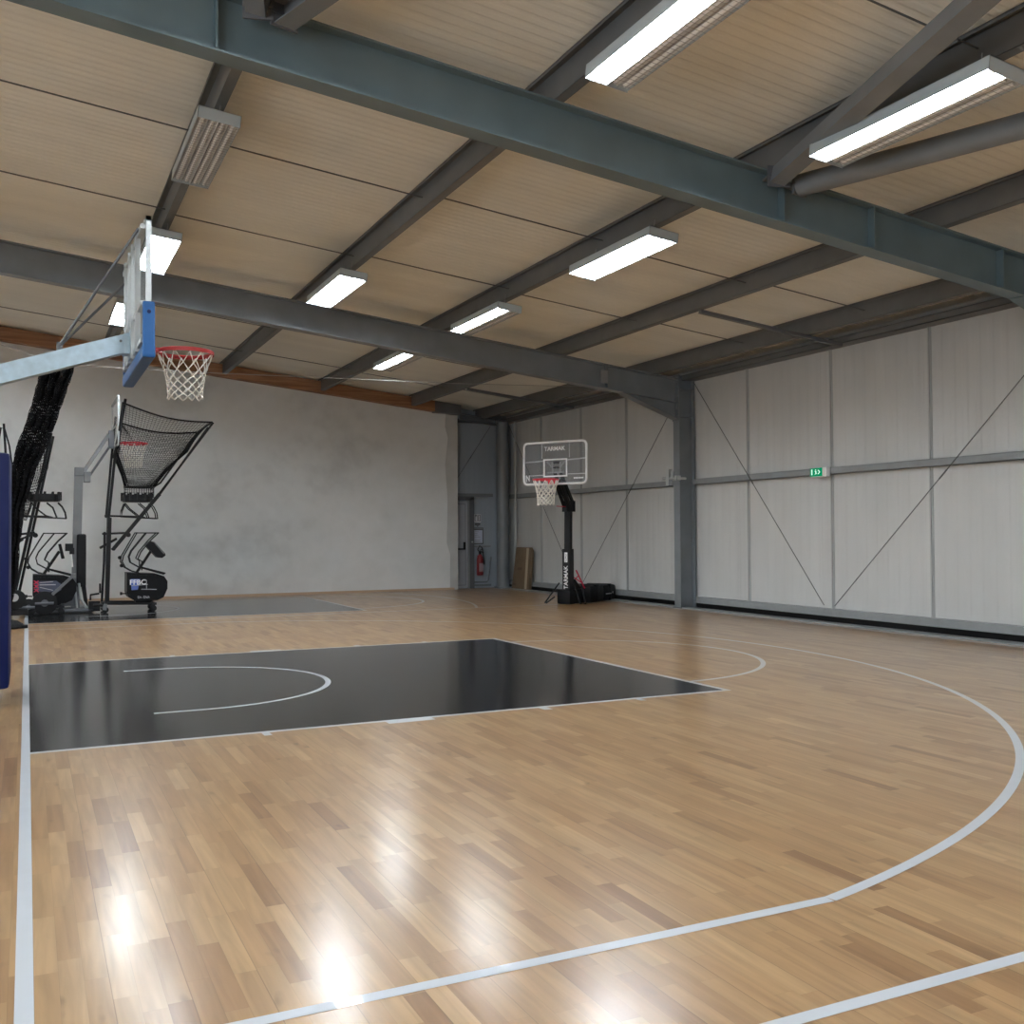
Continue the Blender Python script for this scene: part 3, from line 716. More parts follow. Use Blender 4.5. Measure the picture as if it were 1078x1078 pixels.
# ---- basketball shooting machines
def loft_net(top, ring, nu, nv, rad, bulge=.10):
    """top and ring are closed loops of equal length; returns strands"""
    q = MB(); N = nu
    def samp(loop, t):
        L_ = [(Vector(loop[(i+1) % len(loop)])-Vector(loop[i])).length for i in range(len(loop))]; tot = sum(L_); s = t*tot
        for i, d_ in enumerate(L_):
            if s <= d_ or i == len(L_)-1: return Vector(loop[i]).lerp(Vector(loop[(i+1) % len(loop)]), min(1, s/d_))
            s -= d_
    G = []
    cen = sum((Vector(p) for p in ring), Vector())/len(ring)
    for j in range(nv+1):
        f = j/nv; row = []
        for i in range(N):
            a = samp(top, i/N); b = samp(ring, i/N)
            p = a.lerp(b, f); p += (Vector((cen.x, cen.y, p.z))-p)*bulge*math.sin(math.pi*f)
            row.append(p)
        G.append(row)
    vs, fs = [], []
    def seg(a, b):
        d_ = (b-a)
        if d_.length < 1e-5: return
        d_.normalize(); s = d_.cross(Vector((.3, .5, .81))).normalized()*rad; t_ = d_.cross(s)
        k = len(vs)
        for p in (a, b):
            vs.extend([p+s, p-s*.5+t_*.866, p-s*.5-t_*.866])
        fs.extend([(k, k+1, k+4, k+3), (k+1, k+2, k+5, k+4), (k+2, k, k+3, k+5)])
    for j in range(nv+1):
        for i in range(N):
            if j: seg(G[j-1][i], G[j][i])
            seg(G[j][i], G[j][(i+1) % N])
    q.add(vs, fs); return q
def circ(c, r, n, start=0, tilt=0): return [Vector((c[0]+r*math.cos(start+2*math.pi*k/n), c[1]+r*math.sin(start+2*math.pi*k/n), c[2]+tilt*math.cos(start+2*math.pi*k/n))) for k in range(n)]

def machine(du, folded, label, grp):
    """drawn in its own upright plane y=YM; du shifts it along the baseline"""
    YM = 20.6
    def Q(u, v, dy=0.):
        p = at(u, v, 1, YM); return Vector((p.x+du, YM+dy, p.z))
    base = Q(112, 643); base.z = 0
    t = thing('shooting_machine', tuple(base), label, 'shooting machine', grp)
    # lower frame on castors
    f = MB()
    for dy in (-.28, .28): f.beam(Q(107, 634.5, dy), Q(163, 634.5, dy), .045, .045)
    f.beam(Q(108, 634.5, -.28), Q(108, 634.5, .28), .045, .045); f.beam(Q(160, 634.5, -.28), Q(160, 634.5, .28), .045, .045)
    f.tube([Q(126, 624, -.3), Q(132, 624, -.3)], .012); f.lathe(tuple(Q(126, 624, -.3)), [(.03, -.02), (.03, .02)], 10, 'x')
    f.build('base_frame', MT['black'], t)
    for u in (110, 160):
        for dy in (-.28, .28):
            c = Q(u, 640.5, dy); c.z = .055
            k = MB(); k.lathe((c.x, c.y-.02, .055), [(.055, 0), (.055, .04)], 16, 'y'); cw = k.build('castor', MT['rubber'], t)
            k = MB(); k.beam((c.x-.02, c.y, .05), (c.x, c.y, .17), .05, .07); k.build('castor_fork', MT['silver'] if u == 110 else MT['black'], cw)
    # uprights
    ups = MB()
    for dy in (-.10, .10): ups.beam(Q(112.5, 634, dy), Q(115, 545, dy), .06, .07)
    ups.tube([Q(107, 633, -.05), Q(109.5, 590, -.05), Q(110, 560, -.05)], .022); ups.tube([Q(105, 614, -.1), Q(105, 624, -.1)], .018)
    if not folded:
        ups.tube([Q(114, 545, -.1), Q(120.6, 480, -.12), Q(129.3, 424, -.6)], .026); ups.tube([Q(112, 545, .1), Q(118, 480, .12), Q(124, 436, .5)], .022)
    ups.build('mast', MT['black'], t)
    bars = MB()
    bars.tube([Q(110, 543), Q(128, 543.5), Q(146, 544)], .018); bars.tube([Q(107.5, 562), Q(135, 561)], .02); bars.tube([Q(105, 577), Q(123, 567)], .024)
    bars.lathe(tuple(Q(135, 563, -.04)), [(.045, 0), (.045, .08)], 10, 'y')
    bars.build('cross_bar', MT['black'], t)
    # ball hub with return chute
    hub = MB()
    hc = Q(144, 525)
    hub.lathe((hc.x, hc.y, hc.z-.07), [(.25, 0), (.27, .02), (.27, .12), (.25, .14)], 24)
    for k in range(12):
        a = 2*math.pi*k/12; hub.box(hc.x+.27*math.cos(a)-.02, hc.x+.27*math.cos(a)+.02, hc.y+.27*math.sin(a)-.02, hc.y+.27*math.sin(a)+.02, hc.z-.05, hc.z+.11)
    hub.build('ball_hub', MT['black'], t)
    ch = MB()
    for dy in (-.16, .16):
        ch.tube([Q(157, 530, dy), Q(161, 534, dy), Q(164, 540, dy), Q(165, 546, dy)], .012, 6)
        ch.tube([Q(131, 530, dy), Q(136, 536, dy), Q(145, 543, dy), Q(152, 545, dy)], .012, 6)
        ch.tube([Q(146, 530, dy), Q(152, 535, dy), Q(156, 545.5, dy)], .012, 6)
        ch.tube([Q(131, 530, dy), Q(128, 538, dy), Q(127.5, 544, dy), Q(165, 546, dy)], .012, 6)
    ch.tube([Q(165, 546, -.16), Q(165, 546, .16)], .012, 6)
    ch.build('return_chute', MT['black'], t)
    # engine housing
    e = MB(); pl = [(132.5, 602.5), (163, 603.5), (171, 606), (174.5, 611), (174.5, 619), (170.5, 628), (164, 631), (141, 632), (134, 628), (132.2, 623)]
    poly = [Q(u, v, -.27) for u, v in pl]; e.prism(poly, (0, .54, 0))
    inn = [Q(132.5+(u-132.5)*.94+1.2, 617+(v-617)*.86, -.285) for u, v in pl]; e.prism(inn, (0, .57, 0))
    e.prism([Q(143, 631), Q(160, 631), Q(160, 634.5), Q(143, 634.5)], (0, .2, 0))
    en = e.build('engine_housing', MT['plastic'], t)
    for u, v in ((126, 587), (128, 595.5)):
        k = MB(); k.lathe(tuple(Q(u, v, -.04)), [(.035, 0), (.035, .08)], 10, 'y'); k.build('knob', MT['black'], en)
    # sticker / screen print on the side facing the court
    F = frame(Q(140.5, 613.5, -.289), (1, 0, 0), (0, 0, 1)); F = Matrix(((1, 0, 0, F[0][3]), (0, 0, -1, F[1][3]), (0, 1, 0, F[2][3]), (0, 0, 0, 1)))
    if not folded:
        s = MB(); s.prism([Q(136, 609, -.291), Q(146, 609, -.291), Q(143.5, 620, -.291), Q(137, 620.5, -.291)], (0, .006, 0)); s.build('blue_emblem', mat('emblem_blue', (.10, .16, .50), .4), en)
        s = Matrix.Translation((Q(143.5, 612.5).x, YM-.296, Q(143.5, 612.5).z)) @ Matrix(((1, 0, 0, 0), (0, 0, -1, 0), (0, 1, 0, 0), (0, 0, 0, 1)))
        text('FFBC', .135, s, MT['white'], 'lettering', en)
        s = Matrix.Translation((Q(149.5, 627.8).x, YM-.294, Q(149.5, 627.8).z)) @ Matrix(((1, 0, 0, 0), (0, 0, -1, 0), (0, 1, 0, 0), (0, 0, 0, 1)))
        text('Dr. Dish', .062, s, MT['hub'], 'small_lettering', en)
        s = MB(); s.tube([Q(137, 616, -.294), Q(154, 614.5, -.294)], .006, 4); s.tube([Q(152.5, 610, -.294), Q(152.5, 619, -.294)], .005, 4); s.tube([Q(147, 619.5, -.294), Q(163, 619.7, -.294)], .007, 4)
        s.build('print_lines', MT['hub'], en)
    else:
        s = MB(); s.prism([Q(135, 609, -.291), Q(155, 608.5, -.291), Q(160, 612, -.291), Q(160, 617.5, -.291), Q(156, 620, -.291), Q(135, 619, -.291)], (0, .006, 0)); s.build('side_panel', mat('panel_slate', (.055, .065, .10), .35), en)
        s = MB()
        for v0 in (608.5, 612.5, 616.5):
            s.beam(Q(133.6, v0, -.294), Q(138, v0+3.2, -.294), .016, .016); s.beam(Q(138, v0, -.294), Q(133.6, v0+3.2, -.294), .016, .016)
        s.build('red_crosses', MT['redp'], en)
        s = MB(); s.beam(Q(139, 612.6, -.294), Q(154.5, 612.4, -.294), .008, .016); s.beam(Q(139, 610.5, -.294), Q(152, 609.3, -.294), .006, .010); s.beam(Q(139, 615, -.294), Q(152, 618, -.294), .006, .010)
        s.build('white_print', MT['hub'], en)
    # wire ball cradle above the engine
    c = MB()
    for dy in (-.22, .22):
        c.tube([Q(165.5, 561, dy), Q(143, 561, dy), Q(129, 585, dy), Q(127.6, 591, dy), Q(131, 597, dy), Q(138, 601, dy), Q(146, 603, dy)], .013, 6)
        c.tube([Q(165.5, 561, dy), Q(157, 569, dy), Q(147, 581, dy), Q(144, 588, dy), Q(148, 590.5, dy), Q(148, 600, dy)], .013, 6)
    c.tube([Q(153.5, 561, -.1), Q(138, 580, -.1), Q(135.5, 586, -.1), Q(137, 592, -.1), Q(146, 597, -.1), Q(172, 604.5, -.1)], .013, 6)
    c.tube([Q(153.5, 561, .1), Q(138, 580, .1), Q(135.5, 586, .1), Q(137, 592, .1), Q(146, 597, .1), Q(172, 604.5, .1)], .013, 6)
    for u, v in ((143, 561), (165.5, 561), (128, 590)): c.tube([Q(u, v, -.22), Q(u, v, .22)], .013, 6)
    c.tube([Q(148, 597, -.1), Q(173.5, 603.5, -.1)], .018, 6)
    c.build('ball_cradle', MT['black'], t)
    a_ = MB(); a_.tube([Q(143, 602, -.2), Q(158, 579, -.24)], .026); sa = a_.build('screen_arm', MT['black'], t)
    s = MB()
    if not folded:
        s.prism([Q(151, 574, -.42), Q(156, 569.5, -.42), Q(160, 571, -.42), Q(171, 582, -.42), Q(171.5, 584.5, -.42), Q(168, 587, -.42), Q(163, 586.5, -.42)], (0, .34, 0)); so = s.build('control_screen', MT['plastic'], sa)
        s = MB(); s.prism([Q(158.5, 570, -.425), Q(160, 570.3, -.425), Q(171, 582, -.425), Q(169.5, 583, -.425)], (0, .35, 0)); s.build('screen_edge', MT['silver'], so)
    else:
        s.prism([Q(157, 572, -.42), Q(159.5, 571.5, -.42), Q(163, 586, -.42), Q(160, 586.5, -.42)], (0, .34, 0)); s.build('control_screen', MT['plastic'], sa)
    # big catching net
    if not folded:
        A_, B_ = at(129.3, 424, 1, 19.4), at(223, 444.5, 1, 19.9)
        C_, D_ = at(127, 445, 1, 22.2), at(208, 455, 1, 21.6)
        rail = MB()
        def sag(p, q_, n=10, s_=.10): return [p.lerp(q_, i/n) - Vector((0, 0, s_*math.sin(math.pi*i/n))) for i in range(n+1)]
        ab, cd = sag(A_, B_), sag(C_, D_)
        rail.tube(ab, .018, 6); rail.tube(cd, .018, 6)
        rail.tube([A_, C_], .02, 6); rail.tube([B_, D_], .02, 6)
        rail.tube([A_, Q(121, 478, -.3), Q(133, 509, -.25)], .018, 6); rail.tube([C_, Q(121, 478, .3), Q(133, 509, .25)], .016, 6)
        R0 = at(146.5, 513, 1, YM); R0 = Vector((R0.x, YM, R0.z))
        rg = circ(R0, .27, 28); rail.tube(rg, .018, 6, closed=True)
        rail.build('net_rail', MT['black'], t)
        boom = MB()
        for dy, o_ in ((-.10, 0), (.10, 2.0)):
            boom.beam(Q(117.5+o_, 579, dy), Q(167+o_, 520, dy), .045, .055); boom.tube([Q(167+o_, 520, dy), Q(221+o_*1.5, 447, -.4 if dy < 0 else .6)], .020)
        boom.tube([B_, at(220, 447, 1, YM-.3)], .018, 6); boom.tube([D_, Q(170, 508, .2), Q(160, 514, .2)], .018, 6)
        boom.build('diagonal_boom', MT['black'], t)
        top = ab + list(reversed(cd))
        # ring starts at the near-left side and runs the same way round
        rr = [R0 + Vector((.27*math.cos(a), .27*math.sin(a), 0)) for a in [math.radians(-135 + 360*k/40) for k in range(40)]]
        def MQ(u, v, y): return at(u, v, 1, y)
        zm = Q(121, 478).z; xl_, xr_ = Q(120.5, 478).x, Q(193, 474).x
        mid = [Vector((xl_, YM-.62, zm)), Vector((xr_-.25, YM-.80, zm-.02)), Vector((xr_, YM-.6, zm+.03)), Vector((xr_, YM+.75, zm+.03)), Vector((xr_-.3, YM+.9, zm-.02)), Vector((xl_, YM+.62, zm))]
        n1 = loft_net(top, mid, 116, 22, .0034, .05); n2 = loft_net(mid, rr, 116, 17, .0032, .04)
        k_ = len(n1.v); n1.v += n2.v; n1.f += [tuple(i+k_ for i in f_) for f_ in n2.f]; n1.m += n2.m
        n1.build('net', MT['net'], t)
        drop = [p - Vector((0, 0, .20)) for p in rr]
        loft_net(rr, drop, 36, 4, .004, 0).build('lower_net', MT['net'], t)
        sv = MB()
        for k in range(6):
            p = A_.lerp(C_, k/5); sv.tube([p, p - Vector((.06, 0, .85))], .012, 5)
        sv.tube([A_-Vector((.03, 0, .42)), C_-Vector((.03, 0, .42))], .012, 5); sv.tube([A_-Vector((.06, 0, .85)), C_-Vector((.06, 0, .85))], .012, 5)
        sv.build('rear_grille', MT['black'], t)
    else:
        boom = MB()
        boom.tube([Q(115, 622, -.15), Q(150, 460, -.15)], .028); boom.tube([Q(119, 622, .1), Q(152.5, 462, .1)], .024); boom.beam(Q(112, 630, 0), Q(112, 492, 0), .10, .12)
        boom.tube([Q(120, 562, -.1), Q(134, 560, -.1)], .02); boom.tube([Q(118, 568), Q(133, 562)], .02)
        boom.build('folded_boom', MT['black'], t)
        tp = [Q(119, 470, -.35), Q(150, 462, -.35), Q(150, 462, .35), Q(119, 470, .35)]
        md = [Q(117, 505, -.3), Q(147, 495, -.3), Q(147, 495, .3), Q(117, 505, .3)]
        bt = [Q(118, 546, -.12), Q(126, 548, -.12), Q(126, 548, .12), Q(118, 546, .12)]
        n_ = loft_net(tp, md, 52, 12, .0045, 0); n2 = loft_net(md, bt, 52, 16, .0045, .05)
        n_.v, k_ = n_.v + n2.v, len(n_.v); n_.f += [tuple(i+k_ for i in f_) for f_ in n2.f]; n_.m += n2.m
        n_.build('folded_net', MT['net'], t)
    return t
grp = 'ball shooting machines against the concrete wall'
machine(0, False, 'shooting machine with its wide black catching net spread open', grp)
machine(at(34.5, 620, 1, 20.6).x - at(132.5, 620, 1, 20.6).x, True, 'shooting machine with folded net, half hidden behind the blue pad', grp)
# third one mostly hidden: only the tip of its net frame shows past the pad
q = MB(); y3 = 19.0
q.tube([at(-6, 468, 1, y3), at(1, 450, 1, y3), at(5, 452, 1, y3), at(10, 470, 1, y3), at(13, 492, 1, y3)], .016, 6)
q.tube([at(4, 446, 1, y3), at(6, 478, 1, y3), Vector((-.5, y3, 1.2)), Vector((-.5, y3, .05))], .022, 6); q.tube([at(1, 450, 1, y3), Vector((-.75, y3, 1.2)), Vector((-.75, y3, .05))], .018, 6)
q.box(-1.0, -.35, y3-.3, y3+.3, 0, .06)
tag(q.build('ball_rack', MT['black'], org=(-.6, y3, 0)), 'black wire rack tip peeking over the blue pad at the left edge', 'rack')
# low wheeled trolley behind the pad
q = thing('weight_trolley', (.0, 20.0, 0), 'low black trolley with round grey-hubbed weights at far left', 'trolley')
m = MB(); m.rbox(-.75, .0, 19.75, 20.15, .05, .16, .02); m.build('deck', MT['rubber'], q)
c_ = at(16.5, 628.5, 1, 19.9)
m = MB(); m.lathe((c_.x, 19.72, c_.z-.04), [(.10, 0), (.17, .02), (.17, .14), (.10, .16)], 24, 'y'); wq = m.build('disc', MT['rubber'], q, smooth=True)
m = MB(); m.lathe((c_.x-.02, 19.70, c_.z), [(.07, 0), (.07, .02)], 14, 'y'); m.build('disc_hub', MT['hub'], wq)
m = MB(); m.lathe((-.55, 19.8, .07), [(.06, 0), (.06, .04)], 12, 'y'); m.build('wheel', MT['rubber'], q)
# small dark bag on the floor
p0 = at(14.5, 661.5, 2, 0)
q = MB(); q.lathe((p0.x-.04, p0.y, 0), [(.15, 0), (.19, .03), (.17, .07), (.10, .12), (.03, .135)], 14)
q.box(p0.x+.05, p0.x+.2, p0.y-.1, p0.y+.06, 0, .05, bev=.015)
tag(q.build('small_bag', MT['rubber'], org=(p0.x, p0.y, 0)), 'small black bag on the floor by the baseline at far left', 'bag')

# ---- bunched divider net and its cable
YN = 17.9
cab = [(-6.4, YN, 5.95), (-3, YN, 5.1), (-.42, YN, 4.50), (.13, YN, 4.35), (.76, YN, 4.255), (1.9, YN, 4.245), (3.13, YN, 4.262), (5., YN, 4.30), (7.4, YN, 4.345), (9.5, YN, 4.42), (11.55, YN, 4.52)]
q = MB(); q.tube(cab, .005, 6); tag(q.build('net_cable', MT['wire'], org=cab[0]), 'thin steel cable stretched across the hall below the roof', 'cable')
path = [(61.5, 384, 17), (57, 400, 16.5), (51, 420, 15.5), (43, 445, 15), (33, 470, 15), (23, 500, 12), (16, 535, 9), (13, 575, 7.0), (10.5, 615, 6.5), (0, 653, 6.5)]
def net_layer(q, ph, depth, nu=20, rad=.006):
    rows = []
    sub = 8; P_ = []
    for i in range(len(path)-1):
        for j in range(sub):
            f_ = j/sub; P_.append([path[i][k]*(1-f_)+path[i+1][k]*f_ for k in range(3)])
    P_.append(list(path[-1]))
    for i, (u, v, hw) in enumerate(P_):
        a, b = at(u-hw, v, 1, YN), at(u+hw, v, 1, YN); row = []
        for k in range(nu+1):
            f_ = k/nu; p = a.lerp(b, f_)
            p.y += depth*math.sin(f_*math.pi*7+ph+i*.03) + .02*math.sin(i*.9+k)
            p.x += .012*math.sin(i*.7+k*1.3+ph)
            row.append(p)
        rows.append(row)
    vs, fs = [], []
    def seg(a, b):
        d_ = b-a; d_.normalize(); s = d_.cross(Vector((.2, .9, .3))).normalized()*rad; t_ = d_.cross(s); k = len(vs)
        for p in (a, b): vs.extend([p+s, p-s*.5+t_*.866, p-s*.5-t_*.866])
        fs.extend([(k, k+1, k+4, k+3), (k+1, k+2, k+5, k+4), (k+2, k, k+3, k+5)])
    for i in range(len(rows)):
        for k in range(nu+1):
            if i: seg(rows[i-1][k], rows[i][k])
            if k: seg(rows[i][k-1], rows[i][k])
            if i and k: seg(rows[i-1][k-1], rows[i][k])
    q.add(vs, fs)
q = MB()
for k in range(3): net_layer(q, k*1.4, .12+.04*k, 16, .0065)
tag(q.build('divider_net', MT['net'], org=(0, YN, 0)), 'black divider net gathered in a bunch under its cable at left', 'net')

# ================================================================== PORTABLE HOOP AT RIGHT
PB = Vector((9.93, 18.0, 0)); nrm = Vector((-.855, -.518, 0)).normalized(); rt = Vector((.518, -.855, 0)).normalized(); UP = Vector((0, 0, 1))
ph = thing('portable_hoop', tuple(PB), 'black portable basketball hoop with clear white-framed board near the right wall', 'basketball hoop')
def W3(f_, s, z): return PB + nrm*f_ + rt*s + UP*z      # forward, right, up
m = MB(); m.beam(W3(0, 0, .05), W3(0, 0, 1.12), .17, .17, rt); post = m.build('lower_pole', MT['black'], ph)
m = MB(); m.beam(W3(-.01, 0, 1.1), W3(-.03, 0, 1.95), .12, .12, rt); m.build('upper_pole', MT['black'], ph)
m = MB(); m.beam(W3(-.10, .0, 1.42), W3(-.10, 0, 1.9), .03, .03); m.beam(W3(.03, 0, 1.70), W3(.03, 0, 1.95), .12, .07); m.box(-.1, .1, -.1, .1, 0, .22, mtx=Matrix.Translation(W3(-.04, 0, 1.88))); m.build('height_adjuster', MT['black'], ph)
m = MB(); m.tube([W3(.06, 0, 1.98), W3(.28, -.10, 1.99)], .010, 6); m.build('adjuster_lever', MT['redp'], ph)
for z0, f0, z1 in ((1.98, .02, 2.52), (2.02, -.13, 2.66)):
    for s in (-.07, .07):
        m = MB(); m.beam(W3(f0, s, z0), W3(.40, s, z1), .035, .07); m.build('lift_arm', MT['black'], ph)
# board
BC = PB + nrm*.50; zc0, zc1 = 2.42, 3.28; hw = .735; zc = (zc0+zc1)/2
def Bp(s, z, f_=0): return BC + rt*s + nrm*f_ + UP*z
def rrect(hw_, hh, r, n=5):
    pts = []
    for cx_, cz_, a0_ in ((hw_-r, hh-r, 0), (-hw_+r, hh-r, 90), (-hw_+r, -hh+r, 180), (hw_-r, -hh+r, 270)):
        for k in range(n+1):
            a = math.radians(a0_+90*k/n); pts.append((cx_+r*math.cos(a), cz_+r*math.sin(a)))
    return pts
m = MB(); oo = rrect(hw, (zc1-zc0)/2, .09); m.prism([Bp(s, zc+z, -.006) for s, z in oo], nrm*.012); panel = m.build('backboard_panel', MT['smoke'], ph)
m = MB(); m.tube([Bp(s*.985, zc+z*.975, .012) for s, z in oo], .023, 8, closed=True); m.build('backboard_frame', MT['bframe'], ph, smooth=True)
def bar(q, s0, z0, s1, z1, w_, f_=.014, dd=.008):
    a, b = Bp(s0, z0, f_), Bp(s1, z1, f_); q.beam(a, b, w_, dd, nrm)
m = MB()
for s0, z0, s1, z1 in ((-.245, 2.60, -.245, 2.93), (.275, 2.60, .275, 2.93), (-.262, 2.92, .292, 2.92), (-.262, 2.585, .292, 2.585)): bar(m, s0, z0, s1, z1, .028)
m.build('target_square', MT['bframe'], panel)
m = MB()
MG = .010
bar(m, -.71, 2.885, -.26, 2.90, .024, -MG); bar(m, .29, 2.905, .71, 2.925, .024, -MG); bar(m, -.31, 2.95, -.31, 3.27, .020, -MG); bar(m, .33, 2.95, .33, 3.27, .020, -MG); bar(m, .29, 2.62, .71, 2.62, .018, -MG)
bar(m, -.6, 2.61, -.26, 2.615, .018, -MG)
bar(m, -.20, 2.88, -.07, 2.76, .03, -MG-.01); bar(m, .22, 2.88, .10, 2.76, .03, -MG-.01); bar(m, -.07, 2.66, -.07, 2.87, .03, -MG-.01); bar(m, .11, 2.66, .11, 2.87, .03, -MG-.01); bar(m, -.2, 2.66, .2, 2.66, .03, -MG-.01)
m.build('rear_support_frame', mat('pale_grey_frame', (.80, .80, .81), .45), ph)
m = MB(); bar(m, -.05, 2.86, .09, 2.86, .05, -.05, .06); bar(m, -.05, 2.76, .09, 2.76, .03, -.05, .06); m.build('support_bracket', MT['black'], ph)
TM = Matrix(((rt.x, 0, nrm.x, 0), (rt.y, 0, nrm.y, 0), (0, 1, 0, 0), (0, 0, 0, 1)))
def tm(p): return Matrix.Translation(p) @ TM
text('TARMAK', .115, tm(Bp(.0, 3.135, .012)), MT['white'], 'lettering', panel, sx=1.05)
m = MB()   # small illegible print lower right and emblem lower left
for k in range(7): bar(m, .44+k*.032, 2.535, .462+k*.032, 2.535, .028)
m.build('small_print', MT['white'], panel)
m = MB(); bar(m, -.67, 2.49, -.67, 2.62, .016); bar(m, -.67, 2.62, -.60, 2.51, .02); bar(m, -.60, 2.50, -.60, 2.62, .016); m.build('corner_emblem', MT['white'], panel)
RC = BC + nrm*.36 + rt*(-.0) + UP*2.50
m = MB(); m.tube(ring_pts(RC, .25), .016, 8, closed=True); rim3 = m.build('rim', MT['rim2'], ph, smooth=True)
m = MB(); m.beam(BC+nrm*.02+UP*2.47, BC+nrm*.12+UP*2.47, .18, .10); m.build('rim_bracket', MT['rim2'], rim3)
ball_net((RC.x, RC.y, RC.z-.02), .245, .16, .48, .010, seed=9).build('net', MT['cord'], ph)
# base: shroud plus rounded tanks behind the pole
m = MB()
MXB = Matrix(((nrm.x, rt.x, 0, PB.x), (nrm.y, rt.y, 0, PB.y), (0, 0, 1, 0), (0, 0, 0, 1)))
m.rbox(-.42, .20, -.16, .16, .0, .30, .05, mtx=MXB); m.prism([W3(-.08, -.1, .26), W3(-.40, -.1, .26), W3(-.12, -.1, .50), W3(-.08, -.1, .50)], rt*.2)
m.build('base_shroud', MT['plastic'], ph, smooth=True)
m = MB(); m.rbox(-1.02, -.40, -.30, .30, .0, .36, .09, mtx=MXB); m.rbox(-.80, -.62, -.305, .305, .02, .375, .03, mtx=MXB); m.build('base_tank', MT['plastic'], ph, smooth=True)
m = MB(); m.rbox(-1.62, -1.0, -.28, .28, .0, .35, .10, mtx=MXB); m.rbox(-1.36, -1.28, -.285, .285, .01, .36, .02, mtx=MXB); m.build('base_tank', MT['plastic'], ph, smooth=True)
m = MB()
for k in range(6): m.box(-1.36+k*.045, -1.335+k*.045, .282, .286, .14, .165, mtx=MXB)
m.box(-1.44, -1.41, .28, .286, .15, .19, mtx=MXB)
m.build('base_print', MT['hub'], ph)
m = MB(); m.tube([W3(.02, -.20, .42), W3(.36, -.34, .03), W3(.42, -.28, .03), W3(.30, -.14, .16)], .016, 8); m.build('foot_loop', MT['black'], ph)
m = MB(); m.tube([W3(-.02, .12, .42), W3(.25, .42, .03), W3(.18, .50, .03), W3(-.15, .22, .40)], .016, 8); m.build('foot_loop', MT['black'], ph)
m = MB()
for s in (-.05, .12): m.tube([W3(-.12, s, .68), W3(-.42, s+.03, .30)], .016, 6)
m.tube([W3(-.20, -.05, .57), W3(-.30, .15, .42)], .012, 6); m.tube([W3(-.30, -.05, .45), W3(-.20, .13, .57)], .012, 6)
m.build('red_strut', MT['redp'], ph)
# print on the pole side turned to the hall
pf = Vector((-.3, -1, 0)).normalized()
fdir = nrm*.0 + rt; fn = rt      # the pole side facing the camera is its right side
TP = Matrix(((0, -fn.y*0 + 0, 0, 0), (0, 0, 0, 0), (0, 0, 0, 0), (0, 0, 0, 1)))
sidex = -nrm                      # reading direction of that side seen from outside
RP = Matrix(((0, -sidex.x, fn.x, 0), (0, -sidex.y, fn.y, 0), (1, 0, 0, 0), (0, 0, 0, 1)))   # text runs upwards
fn2 = nrm; RP2 = Matrix(((0, -rt.x, fn2.x, 0), (0, -rt.y, fn2.y, 0), (1, 0, 0, 0), (0, 0, 0, 1)))
text('TARMAK', .125, Matrix.Translation(W3(.088, .0, .54)) @ RP2, MT['white'], 'pole_lettering', post, sx=.95)
for face in (0,):
    m = MB()
    if face: m.box(-.035, .035, .086, .089, .85, 1.05, mtx=MXB)
    else: m.box(.086, .089, -.035, .035, .85, 1.05, mtx=MXB)
    pl = m.build('logo_plate', MT['white'], post)
    m = MB(); e_ = .0895
    pts = [(-.005, .86), (.012, .90), (-.004, .95), (.010, .99), (.002, 1.02)]
    m.tube([(W3(s, e_, z) if face else W3(e_, s, z)) for s, z in pts], .006, 5); m.build('logo_figure', MT['grey'], pl)

# ================================================================== FAR CORNER ITEMS
# leaning flat cardboard box
b0 = thing('cardboard_box', (11.5, 23.1, .16), 'flat brown cardboard box leaning on the right wall in the far corner', 'box')
m = MB(); m.prism([(11.33, 22.60, .02), (11.33, 23.56, .02), (11.47, 23.56, 1.08), (11.47, 22.80, 1.08), (11.46, 22.70, 1.0)], (.085, 0, .0)); m.build('carton', MT['card'], b0)
m = MB(); m.prism([(11.326, 22.70, .03), (11.326, 22.83, .03), (11.464, 22.95, 1.06), (11.464, 22.82, 1.06)], (.003, 0, 0)); m.build('tape_strip', MT['tape'], b0)
m = MB(); m.prism([(11.39, 23.10, .50), (11.39, 23.33, .50), (11.399, 23.33, .56), (11.399, 23.10, .56)], (.006, 0, 0)); m.prism([(11.338, 23.36, .10), (11.338, 23.5, .10), (11.345, 23.5, .15), (11.345, 23.36, .15)], (.006, 0, 0)); m.build('print', mat('brown_print', (.09, .05, .03), .6), b0)
# extinguisher
ex = thing('fire_extinguisher', (10.76, YE-.1, .34), 'dark red fire extinguisher hung on the end wall under the notices', 'fire extinguisher')
xc, yc_ = 10.755, YE-.11
m = MB(); m.lathe((xc, yc_, .34), [(.075, 0), (.088, .02), (.088, .42), (.07, .50), (.03, .55)], 20); body = m.build('cylinder', MT['extred'], ex, smooth=True)
m = MB(); m.prism([(xc-.055, yc_-.092, .44), (xc+.055, yc_-.092, .44), (xc+.055, yc_-.092, .66), (xc-.055, yc_-.092, .66)], (0, .02, 0)); m.build('instruction_label', mat('worn_label', (.35, .25, .27), .5), body)
m = MB(); m.lathe((xc, yc_, .88), [(.03, 0), (.035, .06), (.02, .09)], 12); m.beam((xc, yc_, .98), (xc+.10, yc_, .93), .03, .02); m.beam((xc, yc_, 1.0), (xc+.08, yc_, 1.03), .03, .015); m.build('valve', MT['black'], ex)
m = MB(); m.tube([(xc-.02, yc_-.02, .95), (xc-.08, yc_-.03, 1.02), (xc-.02, yc_-.03, 1.12), (xc+.05, yc_-.03, 1.06), (xc+.07, yc_-.05, .9), (xc+.10, yc_-.05, .62)], .014, 8); m.build('hose', MT['rubber'], ex)
m = MB(); m.box(xc-.03, xc+.03, yc_+.08, YE, .80, .86); m.build('wall_hook', MT['black'], ex)
